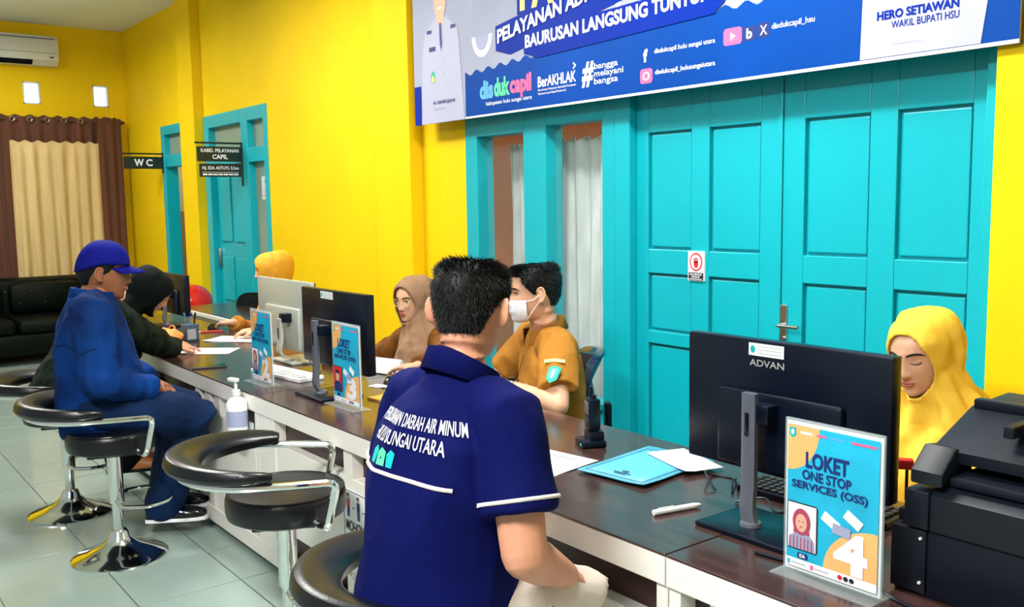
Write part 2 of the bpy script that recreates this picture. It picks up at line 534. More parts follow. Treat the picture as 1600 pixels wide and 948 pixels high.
MB().box(0, .15, -.001, .001, 0, .19).build('sheet', 'paper', pp, False)
pn = Panel(pp, (0, -.0012, 0), (1, 0, 0), (0, 0, 1))
pn.ell(.075, .15, .02, .02, 'paper_grey', 1)
for q in range(4): pn.rect(.03, .10-q*.018, .12-.02*(q % 2), .105-q*.018, 'paper_grey', 1)
pn.rect(.03, .02, .05, .035, 'print_red', 1)
# ---- toilet door, open
td = thing('door_3', 'narrow turquoise toilet doorway with open leaf and transom', None, (-9.49, WY, 0), kind='structure')
def tbx(name, x0, x1, z0, z1, y0=WY-.012, y1=WY+.12, m='turquoise', bev=.005):
    return MB().box(x0+9.49, x1+9.49, y0-WY, y1-WY, z0, z1, bev).build(name, m, td, False)
tbx('frame_post', -9.85, -9.76, 0, 2.31); tbx('frame_post', -9.20, -9.13, 0, 2.31)
tbx('frame_head', -9.76, -9.20, 2.22, 2.31); tbx('transom_bar', -9.76, -9.20, 1.90, 2.02)
tbx('transom_pane', -9.76, -9.20, 2.02, 2.22, WY+.05, WY+.055, 'glass_frost', 0)
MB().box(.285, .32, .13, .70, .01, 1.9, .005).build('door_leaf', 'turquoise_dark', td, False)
MB().tube(arc([(.285, .6, 1.0), (.25, .6, 1.0), (.25, .5, 1.0)], .01), .009).build('door_handle', 'steel', td)
# ---- blade signs
def blade(name, label, x, boards, bar, post):
    t = thing(name, label, 'sign', (x, WY, 0))
    MB().box(-.012, .012, -.022, 0, post[0], post[1]).build('wall_plate', 'sign_black', t, False)
    MB().tube([(0, -.01, bar[1]), (0, bar[0]-WY, bar[1])], .008).build('bracket_bar', 'sign_black', t)
    for y0, y1, z0, z1, lines in boards:
        bd = MB().box(-.009, .009, y0-WY, y1-WY, z0, z1, .002).build('sign_board', 'sign_black', t, False)
        for q in (.15, .85):
            yy = (y0+(y1-y0)*q)-WY
            MB().tube([(0, yy, z1), (0, yy, bar[1])], .003, 6).build('hanger', 'steel', t)
        pn = Panel(t, (.0095, y0-WY, z0), (0, 1, 0), (0, 0, 1))
        for body, a, b, w_, h, bo in lines: pn.text(body, a, b, w_, h, 'print_white', 1, bo, parent=bd)
        if z1-z0 < .115:
            pn.rect(.02, .036, (y1-y0)-.02, .039, 'print_white', 1, parent=bd)
            for q in range(7): pn.rect(.022+q*.044, .013, .060+q*.044, .026, 'print_white', 1, 'printed_line', parent=bd)
blade('hanging_sign', 'black hanging WC sign on a wall bracket beside the curtain', -9.81, [(2.70, 3.08, 1.885, 2.005, [('W', .10, .025, .095, .072, .04), ('C', .215, .025, .065, .072, .04)])], (2.69, 2.035), (1.84, 2.05))
blade('hanging_sign', 'two-board black hanging office sign in front of the staff door', -7.72,
      [(2.705, 3.08, 1.868, 1.99, [('KABID. PELAYANAN', .03, .075, .32, .03, .02), ('CAPIL', .125, .02, .13, .038, .025)]),
       (2.72, 3.07, 1.742, 1.85, [('Hj. IDA ASTUTI, S.Sos', .02, .052, .31, .035, .02)])], (2.69, 2.02), (1.665, 2.03))
# ---- air conditioner
ac = thing('air_conditioner', 'white wall-mounted split air conditioner high on the end wall', 'air conditioner', (LX, 1.95, 2.99))
prof = [(0, 0), (.13, 0), (.19, .05), (.205, .12), (.20, .25), (.16, .3), (0, .3)]
MB().prism(prof, (-.45, .45), Matrix(((1, 0, 0, 0), (0, 0, 1, 0), (0, 1, 0, 0), (0, 0, 0, 1))), .008).build('body', 'white_plastic', ac)
MB().prism([(.140, .003), (.190, .045), (.193, .042), (.143, .0)], (-.43, .20), Matrix(((1, 0, 0, 0), (0, 0, 1, 0), (0, 1, 0, 0), (0, 0, 0, 1)))).build('air_outlet', 'black_plastic', ac, False)
MB().box(.12, .2, -.42, .42, .262, .27).build('top_grille', 'grey_plastic', ac, False)
MB().box(.199, .206, .36, .40, .07, .085).build('indicator', 'grey_plastic', ac, False)
MB().box(.19, .209, -.44, .44, .118, .121).build('seam', 'grey_plastic', ac, False)
# ---- curtain on the end wall
cx = LX+.10
cr = thing('curtain_rod', 'dark curtain rod with arrow finials on the end wall', 'curtain rod', (cx, 2.3, 2.43))
MB().tube([(0, -1.4, 0), (0, .69, 0)], .013).build('rod', 'curtain_brown', cr)
fin = MB().lathe([(.004, -.03), (.035, -.02), (.02, .02), (.003, .05)], n=12).build('finial', 'curtain_brown', cr)
fin.rotation_euler = (-PI/2, 0, 0); fin.location = (0, .71, 0)
MB().box(-.1, .01, .62, .635, -.015, .015).build('bracket', 'curtain_brown', cr, False)
ct = thing('window_curtain', 'brown eyelet curtain with a beige centre panel on the end wall', 'curtain', (cx, 2.2, .05))
curtain('brown_cloth', None, (cx, 2.2, .05), (cx+.0, 1.0), (cx+.0, 2.99), .05, 2.47, 15, .03, 'curtain_brown', parent=ct, n=190)
curtain('beige_cloth', None, (cx, 2.2, .05), (cx+.075, 1.88), (cx+.075, 2.75), .06, 2.2, 7, .022, 'curtain_beige', parent=ct, n=100)
curtain('brown_side_cloth', None, (cx, 2.2, .05), (cx+.085, 2.72), (cx+.06, 2.99), .05, 2.47, 3, .02, 'curtain_brown', parent=ct, n=40)
for k in range(12):
    y = 1.1+k*.165
    MB().tube([(0.04+.012*math.cos(a*PI/6)*0, y-2.2+.024*math.cos(a*PI/6), 2.38+.024*math.sin(a*PI/6)) for a in range(13)], .004, 6, False).build('eyelet', 'steel', ct)
# ---- sofa
sf = thing('sofa', 'black tufted leather sofa under the curtain', 'sofa', (-10.35, 1.35, 0))
MB().box(-.50, .40, -1.3, 1.2, .1, .30, .03).build('base', 'sofa_leather', sf)
bk = MB().box(-.50, -.20, -1.3, 1.2, .28, .80, .07).build('backrest', 'sofa_leather', sf)
for k in range(3):
    MB().box(-.2, .40, -1.1+k*.72, -.40+k*.72, .30, .44, .05).build('seat_cushion', 'sofa_leather', sf)
    MB().box(-.24, -.08, -1.08+k*.72, -.42+k*.72, .46, .76, .06).build('back_cushion', 'sofa_leather', sf)
for a in (-1.3, 1.02): MB().box(-.5, .42, a, a+.2, .1, .60, .07).build('armrest', 'sofa_leather', sf)
for yy in range(9):
    for zz in (.56, .68):
        MB().ell((-.078, -1.0+yy*.24+(.12 if zz > .6 else 0), zz), (.008, .014, .014), 8).build('tuft_button', 'black_gloss', bk)
for a in (-1.2, 1.1):
    for b in (-.45, .32): MB().lathe([(.025, 0), (.03, .1)], (b, a, 0), 10).build('foot', 'black_plastic', sf)
# ---- ceiling lamps
for k, ((lx, ly), e) in enumerate(LAMPS):
    lt = thing('ceiling_lamp', ['ceiling lamp fixture above the near counter', 'ceiling lamp fixture above the middle of the room', 'ceiling lamp fixture nearest the end wall', 'ceiling lamp fixture over the customer side of the near counter'][k], 'lamp', (lx, ly, CEIL))
    MB().box(-.6, .6, -.14, .14, -.265, -.21, .01).build('housing', 'white_plastic', lt, False)
    MB().box(-.585, .585, -.125, .125, -.271, -.265).build('diffuser', 'print_white', lt, False)
    for q in (-.45, .45): MB().tube([(q, 0, -.21), (q, 0, 0)], .006, 8).build('suspension_rod', 'steel', lt)
# ---------------------------------------------------------------- counter
T, F, BK = .727, 1.478, 2.19
def counter(x0, x1, label, slats, joint_white=.0):
    L = x1-x0-.004
    t = thing('counter_unit', label, 'counter', (x0+.002, F, 0), group='white and dark wood service counter units')
    dp = BK-F
    MB().box(0, L, -.010, dp, T-.006, T, .0015).build('worktop', 'counter_wood', t, False)
    MB().box(0, L, .03, dp, T-.03, T-.006).build('top_core', 'counter_dark', t, False)
    MB().box(0, L, -.010, .03, .655, T-.006, .002).build('top_rail', 'counter_white', t, False)
    MB().box(0, L, 0, .03, .03, .105, .003).build('bottom_rail', 'counter_white', t, False)
    MB().box(.02, L-.02, .05, .065, .05, T-.03).build('recess_board', 'counter_dark', t, False)
    MB().box(.05, L-.05, .005, .05, .205, .555, .004).build('centre_panel', 'counter_white', t, False)
    a, b = .16, .03
    MB().box(0, a if joint_white else .034, 0, .05, .105, .665, .002).build('stile', 'counter_white', t, False)
    MB().box(L-.034, L, 0, .05, .105, .665, .002).build('stile', 'counter_white', t, False)
    for s in slats:
        for z0, z1 in ((.555, .665), (.105, .205)):
            MB().box(s-x0, s-x0+.062, .004, .05, z0, z1, .002).build('slat', 'counter_white', t, False)
    MB().box(0, .018, .06, dp-.1, 0, T-.03).build('side_panel', 'counter_white', t, False)
    MB().box(L-.018, L, .06, dp-.1, 0, T-.03).build('side_panel', 'counter_white', t, False)
    MB().box(.02, L-.02, .06, .1, 0, .05).build('plinth', 'counter_dark', t, False)
    return t
counter(-6.9, -5.94, 'short counter unit at the far end, beside the person in black', (-6.5, -6.37))
J = [-5.94, -3.655, -1.374, .91]
counter(J[0], J[1], 'far white counter unit with dark top, in front of the man in the denim jacket', (-4.42, -4.29, -4.165, -5.4, -5.275, -5.15))
u2 = counter(J[1], J[2], 'middle counter unit with queue poster, behind the man in the navy shirt', (-2.915, -2.56, -2.435), 1)
MB().box(-2.775-J[1], -2.73-J[1], .02, .05, .555, .665).build('slat', 'orange_wood', u2, False)
counter(J[2], J[3], 'nearest counter unit, carrying the printer and the number four sign', (-1.262, -1.14, -1.02, .3, .42, .54))
# queue poster
qp = thing('queue_poster', 'white queue reminder poster with three printed figures on the counter front', 'poster', (-2.905, F-.0005, .315))
MB().box(0, .36, -.003, .003, 0, .20).build('sheet', 'print_white', qp, False)
pn = Panel(qp, (0, -.0035, 0), (1, 0, 0), (0, 0, 1))
for k in range(5):
    cxp = .035+k*.072; c1 = ('print_red', 'print_navy', 'print_rose', 'print_teal', 'print_black')[k]
    pn.ell(cxp, .178, .007, .009, 'print_skin', 2); pn.rect(cxp-.010, .138, cxp+.010, .168, c1, 2); pn.rect(cxp-.008, .105, cxp-.001, .139, 'print_navy', 2); pn.rect(cxp+.001, .105, cxp+.008, .139, 'print_navy', 2)
    pn.ell(cxp, .183, .008, .006, 'print_black', 3)
    if k < 4: pn.rect(cxp+.027, .14, cxp+.045, .143, 'print_navy', 2)
pn.text('MOHON MENGANTRI', .015, .055, .33, .038, 'print_black', 2, .02)
pn.text('DENGAN TERTIB', .03, .012, .30, .034, 'print_red', 2, .02)
for q in ((0, 0, .36, .003), (0, .197, .36, .2), (0, 0, .003, .2), (.357, 0, .36, .2)): pn.rect(*q, 'print_black', 1)
# ---------------------------------------------------------------- banner
bw, bh = 3.43, 1.15
bn = thing('wall_banner', 'large blue and white printed service banner hung above the turquoise door', 'banner', (-4.785, 2.985, 1.952))
MB().box(0, bw, -.004, .004, 0, bh).build('banner_cloth', 'banner_pale', bn, False)
for q in (.0, bw-.02): MB().box(q, q+.02, .004, .024, 0, bh).build('batten', 'counter_dark', bn, False)
pn = Panel(bn, (0, -.0045, 0), (1, 0, 0), (0, 0, 1))
# x offset: world x + 4.785 ; z offset: world z - 1.952
wave = [(.52, 0), (bw, 0), (bw, .40)]
k = 0
N = 150
for i in range(N+1):
    s = i/N
    x = bw - .0 - s*(bw-.52)
    z = .235 + .055*math.sin((x-.52)/(bw-.52)*PI*.85) + .012*math.cos((x-.52)*2*PI/.105) if x < 2.95 else .40
    wave.append((x, z))
pn.flat(wave, 'banner_blue', 1, 'printed_wave')
pn.flat([(.52, 0), (bw, 0), (bw, .012), (.52, .010)], 'print_white', 2, 'printed_line')
pn.rect(0, 0, .075, .22, 'banner_deep', 1)
def wavy_bg():
    for a in range(6):
        pn.rect(.55+a*.42, .55, .60+a*.42, .72, 'banner_shade', 1, 'printed_window')
    for a in range(5):
        pn.ell(.68+a*.55, .42, .09, .11, 'print_white', 1, PI, 2*PI, 'printed_arch')
        pn.ell(.68+a*.55, .42, .06, .075, 'banner_shade', 2, PI, 2*PI, 'printed_arch')
wavy_bg()
# printed portrait: white uniform
pf = pn.flat([(.075, 0), (.51, 0), (.49, .20), (.47, .42), (.455, .50), (.36, .56), (.31, .585), (.24, .58), (.13, .51), (.10, .40), (.085, .2)], 'uniform_print', 3, 'printed_portrait')
pn.ell(.288, .665, .062, .095, 'print_skin', 4, parent=pf)
pn.flat([(.25, .60), (.33, .60), (.325, .55), (.29, .52), (.255, .55)], 'print_skin', 3.6, parent=pf)
pn.ell(.288, .73, .072, .06, 'print_black', 5, 0, PI, parent=pf)
pn.ell(.288, .628, .022, .007, 'print_white', 5, parent=pf)
pn.flat([(.275, .545), (.305, .545), (.312, .42), (.297, .385), (.28, .42)], 'banner_shade', 5, parent=pf)
pn.flat([(.281, .545), (.300, .545), (.305, .43), (.295, .395), (.284, .43)], 'print_navy', 6, parent=pf)
pn.rect(.17, .40, .235, .425, 'print_navy', 4, parent=pf)
pn.ell(.205, .255, .022, .035, 'patch_green', 4, parent=pf); pn.ell(.205, .245, .013, .02, 'print_yellow', 5, parent=pf)
for q in range(5): pn.ell(.31+.008*q, .34-.07*q, .006, .006, 'banner_shade', 4, parent=pf)
for q in ((.15, .50), (.39, .50)): pn.rect(q[0], q[1], q[0]+.05, q[1]+.02, 'print_navy', 4, parent=pf)
pn.text('H. SAHRUJANI', .205, .098, .215, .024, 'print_navy', 7, .02)
pn.text('BUPATI HSU', .21, .070, .11, .014, 'banner_shade', 7)
# title
def title(body, x, z, w_, h, rise, pad=.02, col='print_white', lv=4):
    sl = rise/w_
    pts = [(x-pad, z-pad-.012), (x+.10, z-pad-.045), (x+w_+pad-.06, z+rise-pad-.045), (x+w_+pad, z+rise-pad), (x+w_+pad, z+rise+h+pad), (x-pad, z+h+pad)]
    pn.flat(pts, 'banner_deep', lv, 'title_backing')
    pn.text(body, x, z, w_, h, col, 11, .035, 0, rise)
title('PELAYANAN ADMINISTRASI', .823, .356, 1.13, .072, .155)
title('BAURUSAN LANGSUNG TUNTUNG', 1.052, .303, 1.25, .064, .030, .012, lv=8)
pn.rect(.985, .475, 1.5, .75, 'banner_deep', 2, 'title_backing')
pn.text('PA', 1.012, .490, .26, .22, 'print_yellow', 6, .04)
# small logos along the blue strip
pn.text('dis', .655, .088, .12, .098, 'print_sky', 3, .05)
pn.text('duk', .782, .091, .135, .098, 'print_green', 3, .05)
pn.text('capil', .918, .070, .175, .116, 'print_pink', 3, .05)
pn.text('kabupaten hulu sungai utara', .71, .048, .385, .026, 'print_white', 3, .010)
pn.text('BerAKHLAK', 1.143, .103, .283, .052, 'print_white', 3, .025)
pn.text('Berorientasi Pelayanan Akuntabel Kompeten', 1.145, .082, .28, .013, 'print_white', 3, .01)
pn.text('Harmonis Loyal Adaptif Kolaboratif', 1.145, .064, .21, .013, 'print_white', 3, .01)
pn.text('>', 1.405, .16, .02, .035, 'print_white', 3, .03)
pn.text('#', 1.466, .068, .082, .115, 'print_white', 3, .04, .2)
for q, (s_, w_) in enumerate((('bangga', .155), ('melayani', .19), ('bangsa', .155))): pn.text(s_, 1.55, .135-q*.034, w_, .036, 'print_white', 3, .010)
pn.text('f', 1.862, .135, .026, .055, 'print_white', 3, .05)
pn.text('disdukcapil hulu sungai utara', 1.928, .158, .33, .026, 'print_white', 3, .010)
pn.rect(1.843, .045, 1.916, .107, 'print_pink', 2, r=.014); pn.ell(1.8795, .076, .02, .018, 'print_white', 3); pn.ell(1.8795, .076, .013, .012, 'print_pink', 4)
pn.text('disdukcapil_hulusungaiutara', 1.932, .070, .327, .026, 'print_white', 3, .010)
pn.rect(2.30, .143, 2.39, .208, 'print_pink', 2, r=.014); pn.flat([(2.335, .160), (2.36, .1755), (2.335, .191)], 'print_white', 3)
pn.rect(2.394, .147, 2.457, .202, 'print_navy', 2, r=.01); pn.text('b', 2.412, .155, .027, .04, 'print_white', 3, .03)
pn.rect(2.463, .149, 2.521, .206, 'print_navy', 2, r=.01); pn.text('X', 2.476, .16, .033, .036, 'print_white', 3, .010)
pn.text('disdukcapil_hsu', 2.53, .168, .186, .028, 'print_white', 3, .010)
pf = pn.flat([(2.90, .014), (3.315, .014), (3.335, .16), (3.33, .38), (3.25, .52), (2.98, .52), (2.91, .38)], 'uniform_print', 4, 'printed_portrait')
pn.ell(3.11, .65, .062, .095, 'print_skin', 5, parent=pf); pn.ell(3.11, .715, .072, .06, 'print_black', 6, 0, PI, parent=pf)
pn.rect(3.02, .05, 3.13, .053, 'banner_shade', 5, parent=pf)
pn.text('HERO SETIAWAN', 2.962, .136, .282, .030, 'banner_deep', 7, .04)
pn.text('WAKIL BUPATI HSU', 3.015, .104, .23, .024, 'banner_deep', 7, .005)
# ---------------------------------------------------------------- bar stools
def stool(label, x, y, rz, H, ring=.10):
    """H = top of the seat cushion"""
    t = thing('bar_stool', label, 'bar stool', (x, y, 0), rz, 'black swivel bar stools along the counter')
    MB().lathe([(.195, 0), (.197, .006), (.185, .014), (.13, .03), (.075, .055), (.045, .085), (.038, .11), (.03, .12)], n=48).build('base', 'chrome', t)
    MB().lathe([(.022, .10), (.022, H-.30)], n=24).build('gas_lift', 'chrome', t)
    MB().lathe([(.031, H-.33), (.031, H-.10), (.05, H-.09)], n=24).build('post_sleeve', 'chrome', t)
    z = .25
    MB().tube(wpath([(0.03, 0, z), (.12, .03, z), (.15, .12, z), (.10, .2, z), (0, .22, z), (-.10, .2, z), (-.15, .12, z), (-.12, .03, z), (-.03, 0, z)], 5), .009, 8).build('footrest', 'chrome', t)
    def outline(k, z):
        pts = []
        for i in range(40):
            a = 2*PI*i/40
            r = .193*k
            pts.append(V((r*math.cos(a)*1.0, r*math.sin(a)*(1.02 if math.sin(a) > 0 else .98), z)))
        return pts
    prof = [(.90, H-.088), (.975, H-.080), (1.0, H-.06), (1.0, H-.028), (.975, H-.010), (.93, H-.002), (.75, H+.002), (.3, H+.004), (.02, H+.004)]
    MB().loft([outline(k, z) for k, z in prof]).build('seat', 'black_leather', t)
    MB().tube([outline(.955, H-.004)[i % 40] for i in range(41)], .004, 6, False).build('seat_piping', 'black_leather', t)
    MB().box(-.12, .12, -.1, .14, H-.105, H-.085, .004).build('seat_plate', 'black_plastic', t)
    R = H+ring
    cyy = -.06
    for s_ in (1, -1): pass
    path = [(.175, .10, H-.085), (.20, .12, H-.06), (.225, .15, R-.03)]
    path = arc([(.12, .10, H-.09), (.20, .13, H-.09), (.232, .165, R), (.255, .02, R+.005)], .035, 5)
    back = [V((.262*math.cos(a), cyy+.262*math.sin(a)*1.0, R+.008)) for a in [-(i/24)*PI for i in range(1, 24)]]
    left = [V((-p.x, p.y, p.z)) for p in path][::-1]
    MB().tube(path + back + left, .0125, 10).build('arm_frame', 'chrome', t)
    rings = []
    a0, a1 = math.radians(-188), math.radians(8)
    for i in range(41):
        s_ = i/40
        a = a0+(a1-a0)*s_
        e = math.sin(PI*min(1, max(0, s_)))**.55
        wd = .018+.042*e; th = .012+.020*e
        c = V((.250*math.cos(a), cyy+.250*math.sin(a), R+.034))
        rad = V((math.cos(a), math.sin(a), 0))
        tilt = .35
        ax = rad*math.cos(tilt)+V((0, 0, 1))*math.sin(tilt); ay = -rad*math.sin(tilt)+V((0, 0, 1))*math.cos(tilt)
        rings.append([c + ax*(wd*math.copysign(abs(math.cos(b))**.7, math.cos(b))) + ay*(th*math.copysign(abs(math.sin(b))**.7, math.sin(b))) for b in [2*PI*k/16 for k in range(16)]])
    MB().loft(rings).build('back_pad', 'black_leather', t)
    return t
ang = math.radians(-37)
stool('black bar stool under the man in the denim jacket', -4.164, 1.036, math.radians(-16), .57, .075)
stool('black bar stool under the person in black, farthest along the counter', -4.935, 1.013, math.radians(-16), .555, .075)
stool('empty black bar stool between the two seated men', -2.80, 1.212, math.radians(-26), .595, .07)
stool('nearest black bar stool, under the man in the navy shirt', -1.765, 1.165, math.radians(-14), .545, .075)
# ---------------------------------------------------------------- counter things
def paper(name, label, c, u, w_, h, ang_, m='paper', n=1, cat='paper', z=T, lines=True, group=None):
    t = thing(name, label, cat, (c[0], c[1], z), math.radians(ang_), group)
    for k in range(n):
        M_ = Matrix.Rotation(random.uniform(-.03, .03)*k, 4, 'Z')
        rows = []
        for j in range(5):
            rows.append([M_ @ V((-w_/2+w_*i/4, -h/2+h*j/4, .0012+.0011*k+(.004 if (i, j) == (4, 0) else 0))) for i in range(5)])
        o = MB().grid(rows).build('sheet', m, t)
        sm = o.modifiers.new('s', 'SOLIDIFY'); sm.thickness = .0006; sm.offset = 0
    pn = Panel(t, (-w_/2, -h/2, .0018+.0011*n), (1, 0, 0), (0, 1, 0))
    if lines:
        pn.rect(w_*.25, h*.86, w_*.75, h*.86+.007, 'paper_grey', 1, 'printed_heading')
        for k in range(9): pn.rect(w_*.12, h*(.78-.065*k), w_*(.88-.2*((k*7) % 3)/3), h*(.78-.065*k)+.002, 'paper_grey', 1, 'printed_line')
        pn.ell(w_*.14, h*.9, .01, .01, 'print_teal', 1)
    return t, pn
paper('document', 'loose white printed documents beside the navy shirted man', (-2.09, 1.685), 0, .215, .32, 12, n=3, cat='document')
ft, pn = paper('folder', 'light blue folder lying near the counter edge', (-1.873, 1.925), 0, .235, .345, 7, 'folder_blue', 3, 'folder', lines=False, z=T+.006)
for q in ((.015, .015, .22, .018), (.015, .307, .22, .31), (.015, .015, .018, .31), (.217, .015, .22, .31)): pn.rect(*q, 'folder_line', 1, 'printed_border')
pn.ell(.12, .07, .012, .008, 'folder_line', 1); pn.rect(.09, .05, .15, .056, 'folder_line', 1); pn.rect(.10, .04, .14, .044, 'folder_line', 1)
paper('envelope', 'folded white letter lying on the blue folder', (-1.825, 2.03), 0, .225, .125, -17, n=2, cat='letter', z=T+.012, lines=False)
pt = thing('stylus', 'white pen lying alone on the counter', 'pen', (-1.552, 1.70, T+.0075), math.radians(77))
MB().tube([(-.07, 0, 0), (-.069, 0, 0), (.05, 0, 0), (.066, 0, 0), (.072, 0, 0)], [.004, .0075, .0075, .005, .002], 10).build('barrel', 'white_plastic', pt)
MB().box(-.055, -.01, -.0015, .0015, .007, .0095).build('clip', 'white_plastic', pt, False)
# walkie talkie in cradle
rd = thing('radio_charger', 'black charging cradle on the counter holding a handheld radio', 'charger', (-2.165, 1.97, T), math.radians(-25))
MB().box(-.045, .045, -.04, .04, 0, .022, .006).build('cradle_base', 'black_plastic', rd)
MB().box(-.035, .035, -.012, .036, .02, .05, .006).build('cradle_cup', 'black_plastic', rd)
MB().box(.02, .032, -.0415, -.039, .008, .014).build('indicator', 'print_green', rd, False)
hr = thing('handheld_radio', 'black handheld radio standing in its charging cradle', 'radio', (-2.165, 1.97, T+.052), math.radians(-25))
MB().box(-.028, .028, -.012, .026, 0, .10, .006).build('body', 'black_plastic', hr)
MB().lathe([(.007, .095), (.006, .125), (.004, .135)], (-.016, .008, 0), 12).build('antenna', 'black_plastic', hr)
MB().lathe([(.008, .10), (.008, .113)], (.012, .008, 0), 12).build('knob', 'black_plastic', hr)
MB().box(-.02, .02, -.014, -.011, .05, .09, .001).build('speaker_grille', 'grey_plastic', hr)
MB().box(-.02, .02, -.014, -.011, .015, .04, .001).build('label_plate', 'keys_dark', hr)
# all-in-one computers seen from behind
def monitor(name, label, x0, x1, y, z0, z1, dep, m, arm_x, base, arm='flat', logo=None, sticker=None, armm='grey_plastic', armtop=None):
    xc = (x0+x1)/2
    t = thing(name, label, 'monitor', (xc, y, T))
    hw = (x1-x0)/2; za, zb = z0-T, z1-T
    MB().box(-hw, hw, 0, dep, za, zb, .006).build('back_shell', m, t)
    MB().box(-hw+.004, hw-.004, dep, dep+.006, za+.002, zb-.002, .002).build('screen', 'black_gloss', t, False)
    MB().box(-hw*.62, hw*.62, -.018, .003, za+.01, za+(zb-za)*.62, .012).build('rear_housing', m, t)
    ax = arm_x-xc
    at = (armtop or (za+(zb-za)*.62+T))-T
    bx0, bx1, by0, by1 = base
    MB().box(bx0-xc, bx1-xc, by0-y, by1-y, 0, .012, .004).build('stand_base', 'black_plastic' if armm != 'silver' else 'silver', t)
    ya = -.058
    prof = wpath([(ax, ya, at), (ax, ya, .12), (ax+.002, ya-.006, .05), (ax+.012, (by0+by1)/2-y-.02, .012)], 6)
    rings = []
    for p in prof:
        rings.append([p+V((sx*.019, sy*.011, 0)) for sx, sy in ((-1, -.6), (-.6, -1), (.6, -1), (1, -.6), (1, .6), (.6, 1), (-.6, 1), (-1, .6))])
    MB().loft(rings).build('stand_arm', armm, t)
    MB().lathe([(.026, .012), (.024, .02)], (prof[-1].x, prof[-1].y, 0), 20).build('stand_collar', armm, t)
    hz = za+(zb-za)*.42
    MB().box(ax-.012, ax+.05, ya, -.01, hz, hz+.045, .005).build('hinge_block', 'black_plastic', t)
    MB().box(ax-.006, ax+.006, ya-.0125, ya-.010, at-.10, at-.045, .002).build('arm_slot', 'black_gloss', t)
    pn = Panel(t, (0, -.0006, 0), (1, 0, 0), (0, 0, 1))
    if logo: pn.text(logo[0], logo[1]-xc, logo[2]-T, logo[3], logo[4], 'silver', 1, .01)
    if sticker:
        a, b, c, d = sticker
        pn.rect(a-xc, b-T, c-xc, d-T, 'print_white', 1, 'asset_sticker')
        pn.ell(a-xc+.012, (b+d)/2-T, .007, .009, 'print_teal', 2)
        for k in range(3): pn.rect(a-xc+.026, b-T+.006+k*.008, c-xc-.006, b-T+.008+k*.008, 'paper_grey', 2, 'printed_line')
    return t, pn
monitor('monitor', 'black all-in-one computer, nearest, behind the number four sign', -1.606, -1.045, 1.80, .845, 1.166, .035, 'black_plastic', -1.365, (-1.46, -1.19, 1.66, 1.85),
        logo=('ADVAN', -1.412, 1.103, .098, .016), sticker=(-1.415, 1.128, -1.315, 1.158), armtop=1.05)
monitor('monitor', 'black monitor with grey stand behind the number three sign', -3.717, -3.155, 1.72, .838, 1.155, .035, 'black_plastic', -3.475, (-3.56, -3.32, 1.60, 1.79), sticker=(-3.53, 1.118, -3.42, 1.148), armtop=1.035)
mt, pn = monitor('monitor', 'silver-white slim desktop computer between two black monitors', -4.70, -4.06, 1.93, .785, 1.135, .02, 'silver', -4.30, (-4.45, -4.2, 1.88, 2.05), armm='silver', armtop=.95)
pn.ell(-4.37+4.38, .955-T, .022, .026, 'print_white', 22, name='printed_logo')
monitor('monitor', 'black monitor at the far end of the counter beside the person in black', -6.55, -5.99, 1.97, .80, 1.065, .035, 'black_plastic', -6.2, (-6.32, -6.08, 1.86, 2.02))
# keyboards, mice, cables
def keyboard(label, x, y, rz, m='keys_dark', mk='black_plastic'):
    t = thing('keyboard', label, 'keyboard', (x, y, T), rz)
    MB().box(-.21, .21, -.065, .065, 0, .018, .004).build('case', mk, t, False)
    k = MB().box(0, .016, 0, .016, .018, .024, .002).mesh(False); k.materials.append(MT[m])
    for r in range(5):
        for c in range(18):
            o = link('key', k, t); o.location = (-.20+c*.0222, -.056+r*.0225, 0)
keyboard('black keyboard behind the nearest black computer', -1.36, 2.02, .05)
keyboard('white keyboard behind the number two sign', -3.98, 1.755, .12, 'white_plastic', 'print_white')
def mouse(label, x, y, rz):
    t = thing('computer_mouse', label, 'mouse', (x, y, T), rz)
    rows = []
    for i in range(13):
        s_ = i/12; yy = -.055+.11*s_
        w_ = .031*math.sin(PI*min(.97, max(.03, s_)))**.4; h = .036*math.sin(PI*min(.97, max(.03, s_*.9)))**.6
        rows.append([V((w_*math.cos(a), yy, max(.001, h*math.sin(a)))) for a in [PI*k/10 for k in range(11)]])
    MB().loft(rows).build('shell', 'black_gloss', t)
    MB().lathe([(.004, -.005), (.006, 0), (.004, .005)], n=10).build('wheel', 'grey_plastic', t).location = (0, .03, .031)
mouse('black computer mouse under the hand of the woman in glasses', -3.50, 2.02, .9)
mouse('black computer mouse under the hand of the farthest clerk', -5.86, 2.10, .9)
def cable(label, pts, r=.003, m='black_plastic'):
    o = MB().tube(wpath(pts, 6), r, 6).build('cable', m)
    return tag(o, label, 'cable')
cable('thin black cable looping behind the nearest black computer', [(-1.60, 1.90, T+.004), (-1.67, 1.94, T+.03), (-1.69, 2.0, T+.004), (-1.63, 2.02, T+.004), (-1.59, 1.96, T+.02), (-1.55, 1.91, T+.004)])
cable('tangled black cable beside the nearest computer stand', [(-1.50, 1.86, T+.004), (-1.44, 1.9, T+.02), (-1.38, 1.87, T+.004), (-1.33, 1.92, T+.025), (-1.28, 1.88, T+.005), (-1.22, 1.93, T+.004)])
cable('black cable running from the silver computer to its keyboard', [(-3.76, 1.80, T+.004), (-3.85, 1.86, T+.03), (-3.95, 1.86, T+.05), (-4.03, 1.90, T+.10)])
cable('black cable trailing between the printer and the number four sign', [(-1.25, 1.62, T+.004), (-1.0, 1.645, T+.004), (-.9, 1.62, T+.004), (-.7, 1.6, T+.004), (-.4, 1.62, T+.004)], .004)
for k, (x, y, a) in enumerate(((-3.47, 1.95, 20), (-3.38, 2.03, -30))):
    paper('note_card', ('small white card on the counter behind the number three sign', 'white slip of paper next to the mouse of the woman in glasses')[k], (x, y), 0, .09, .06, a, n=1, cat='card', lines=False)
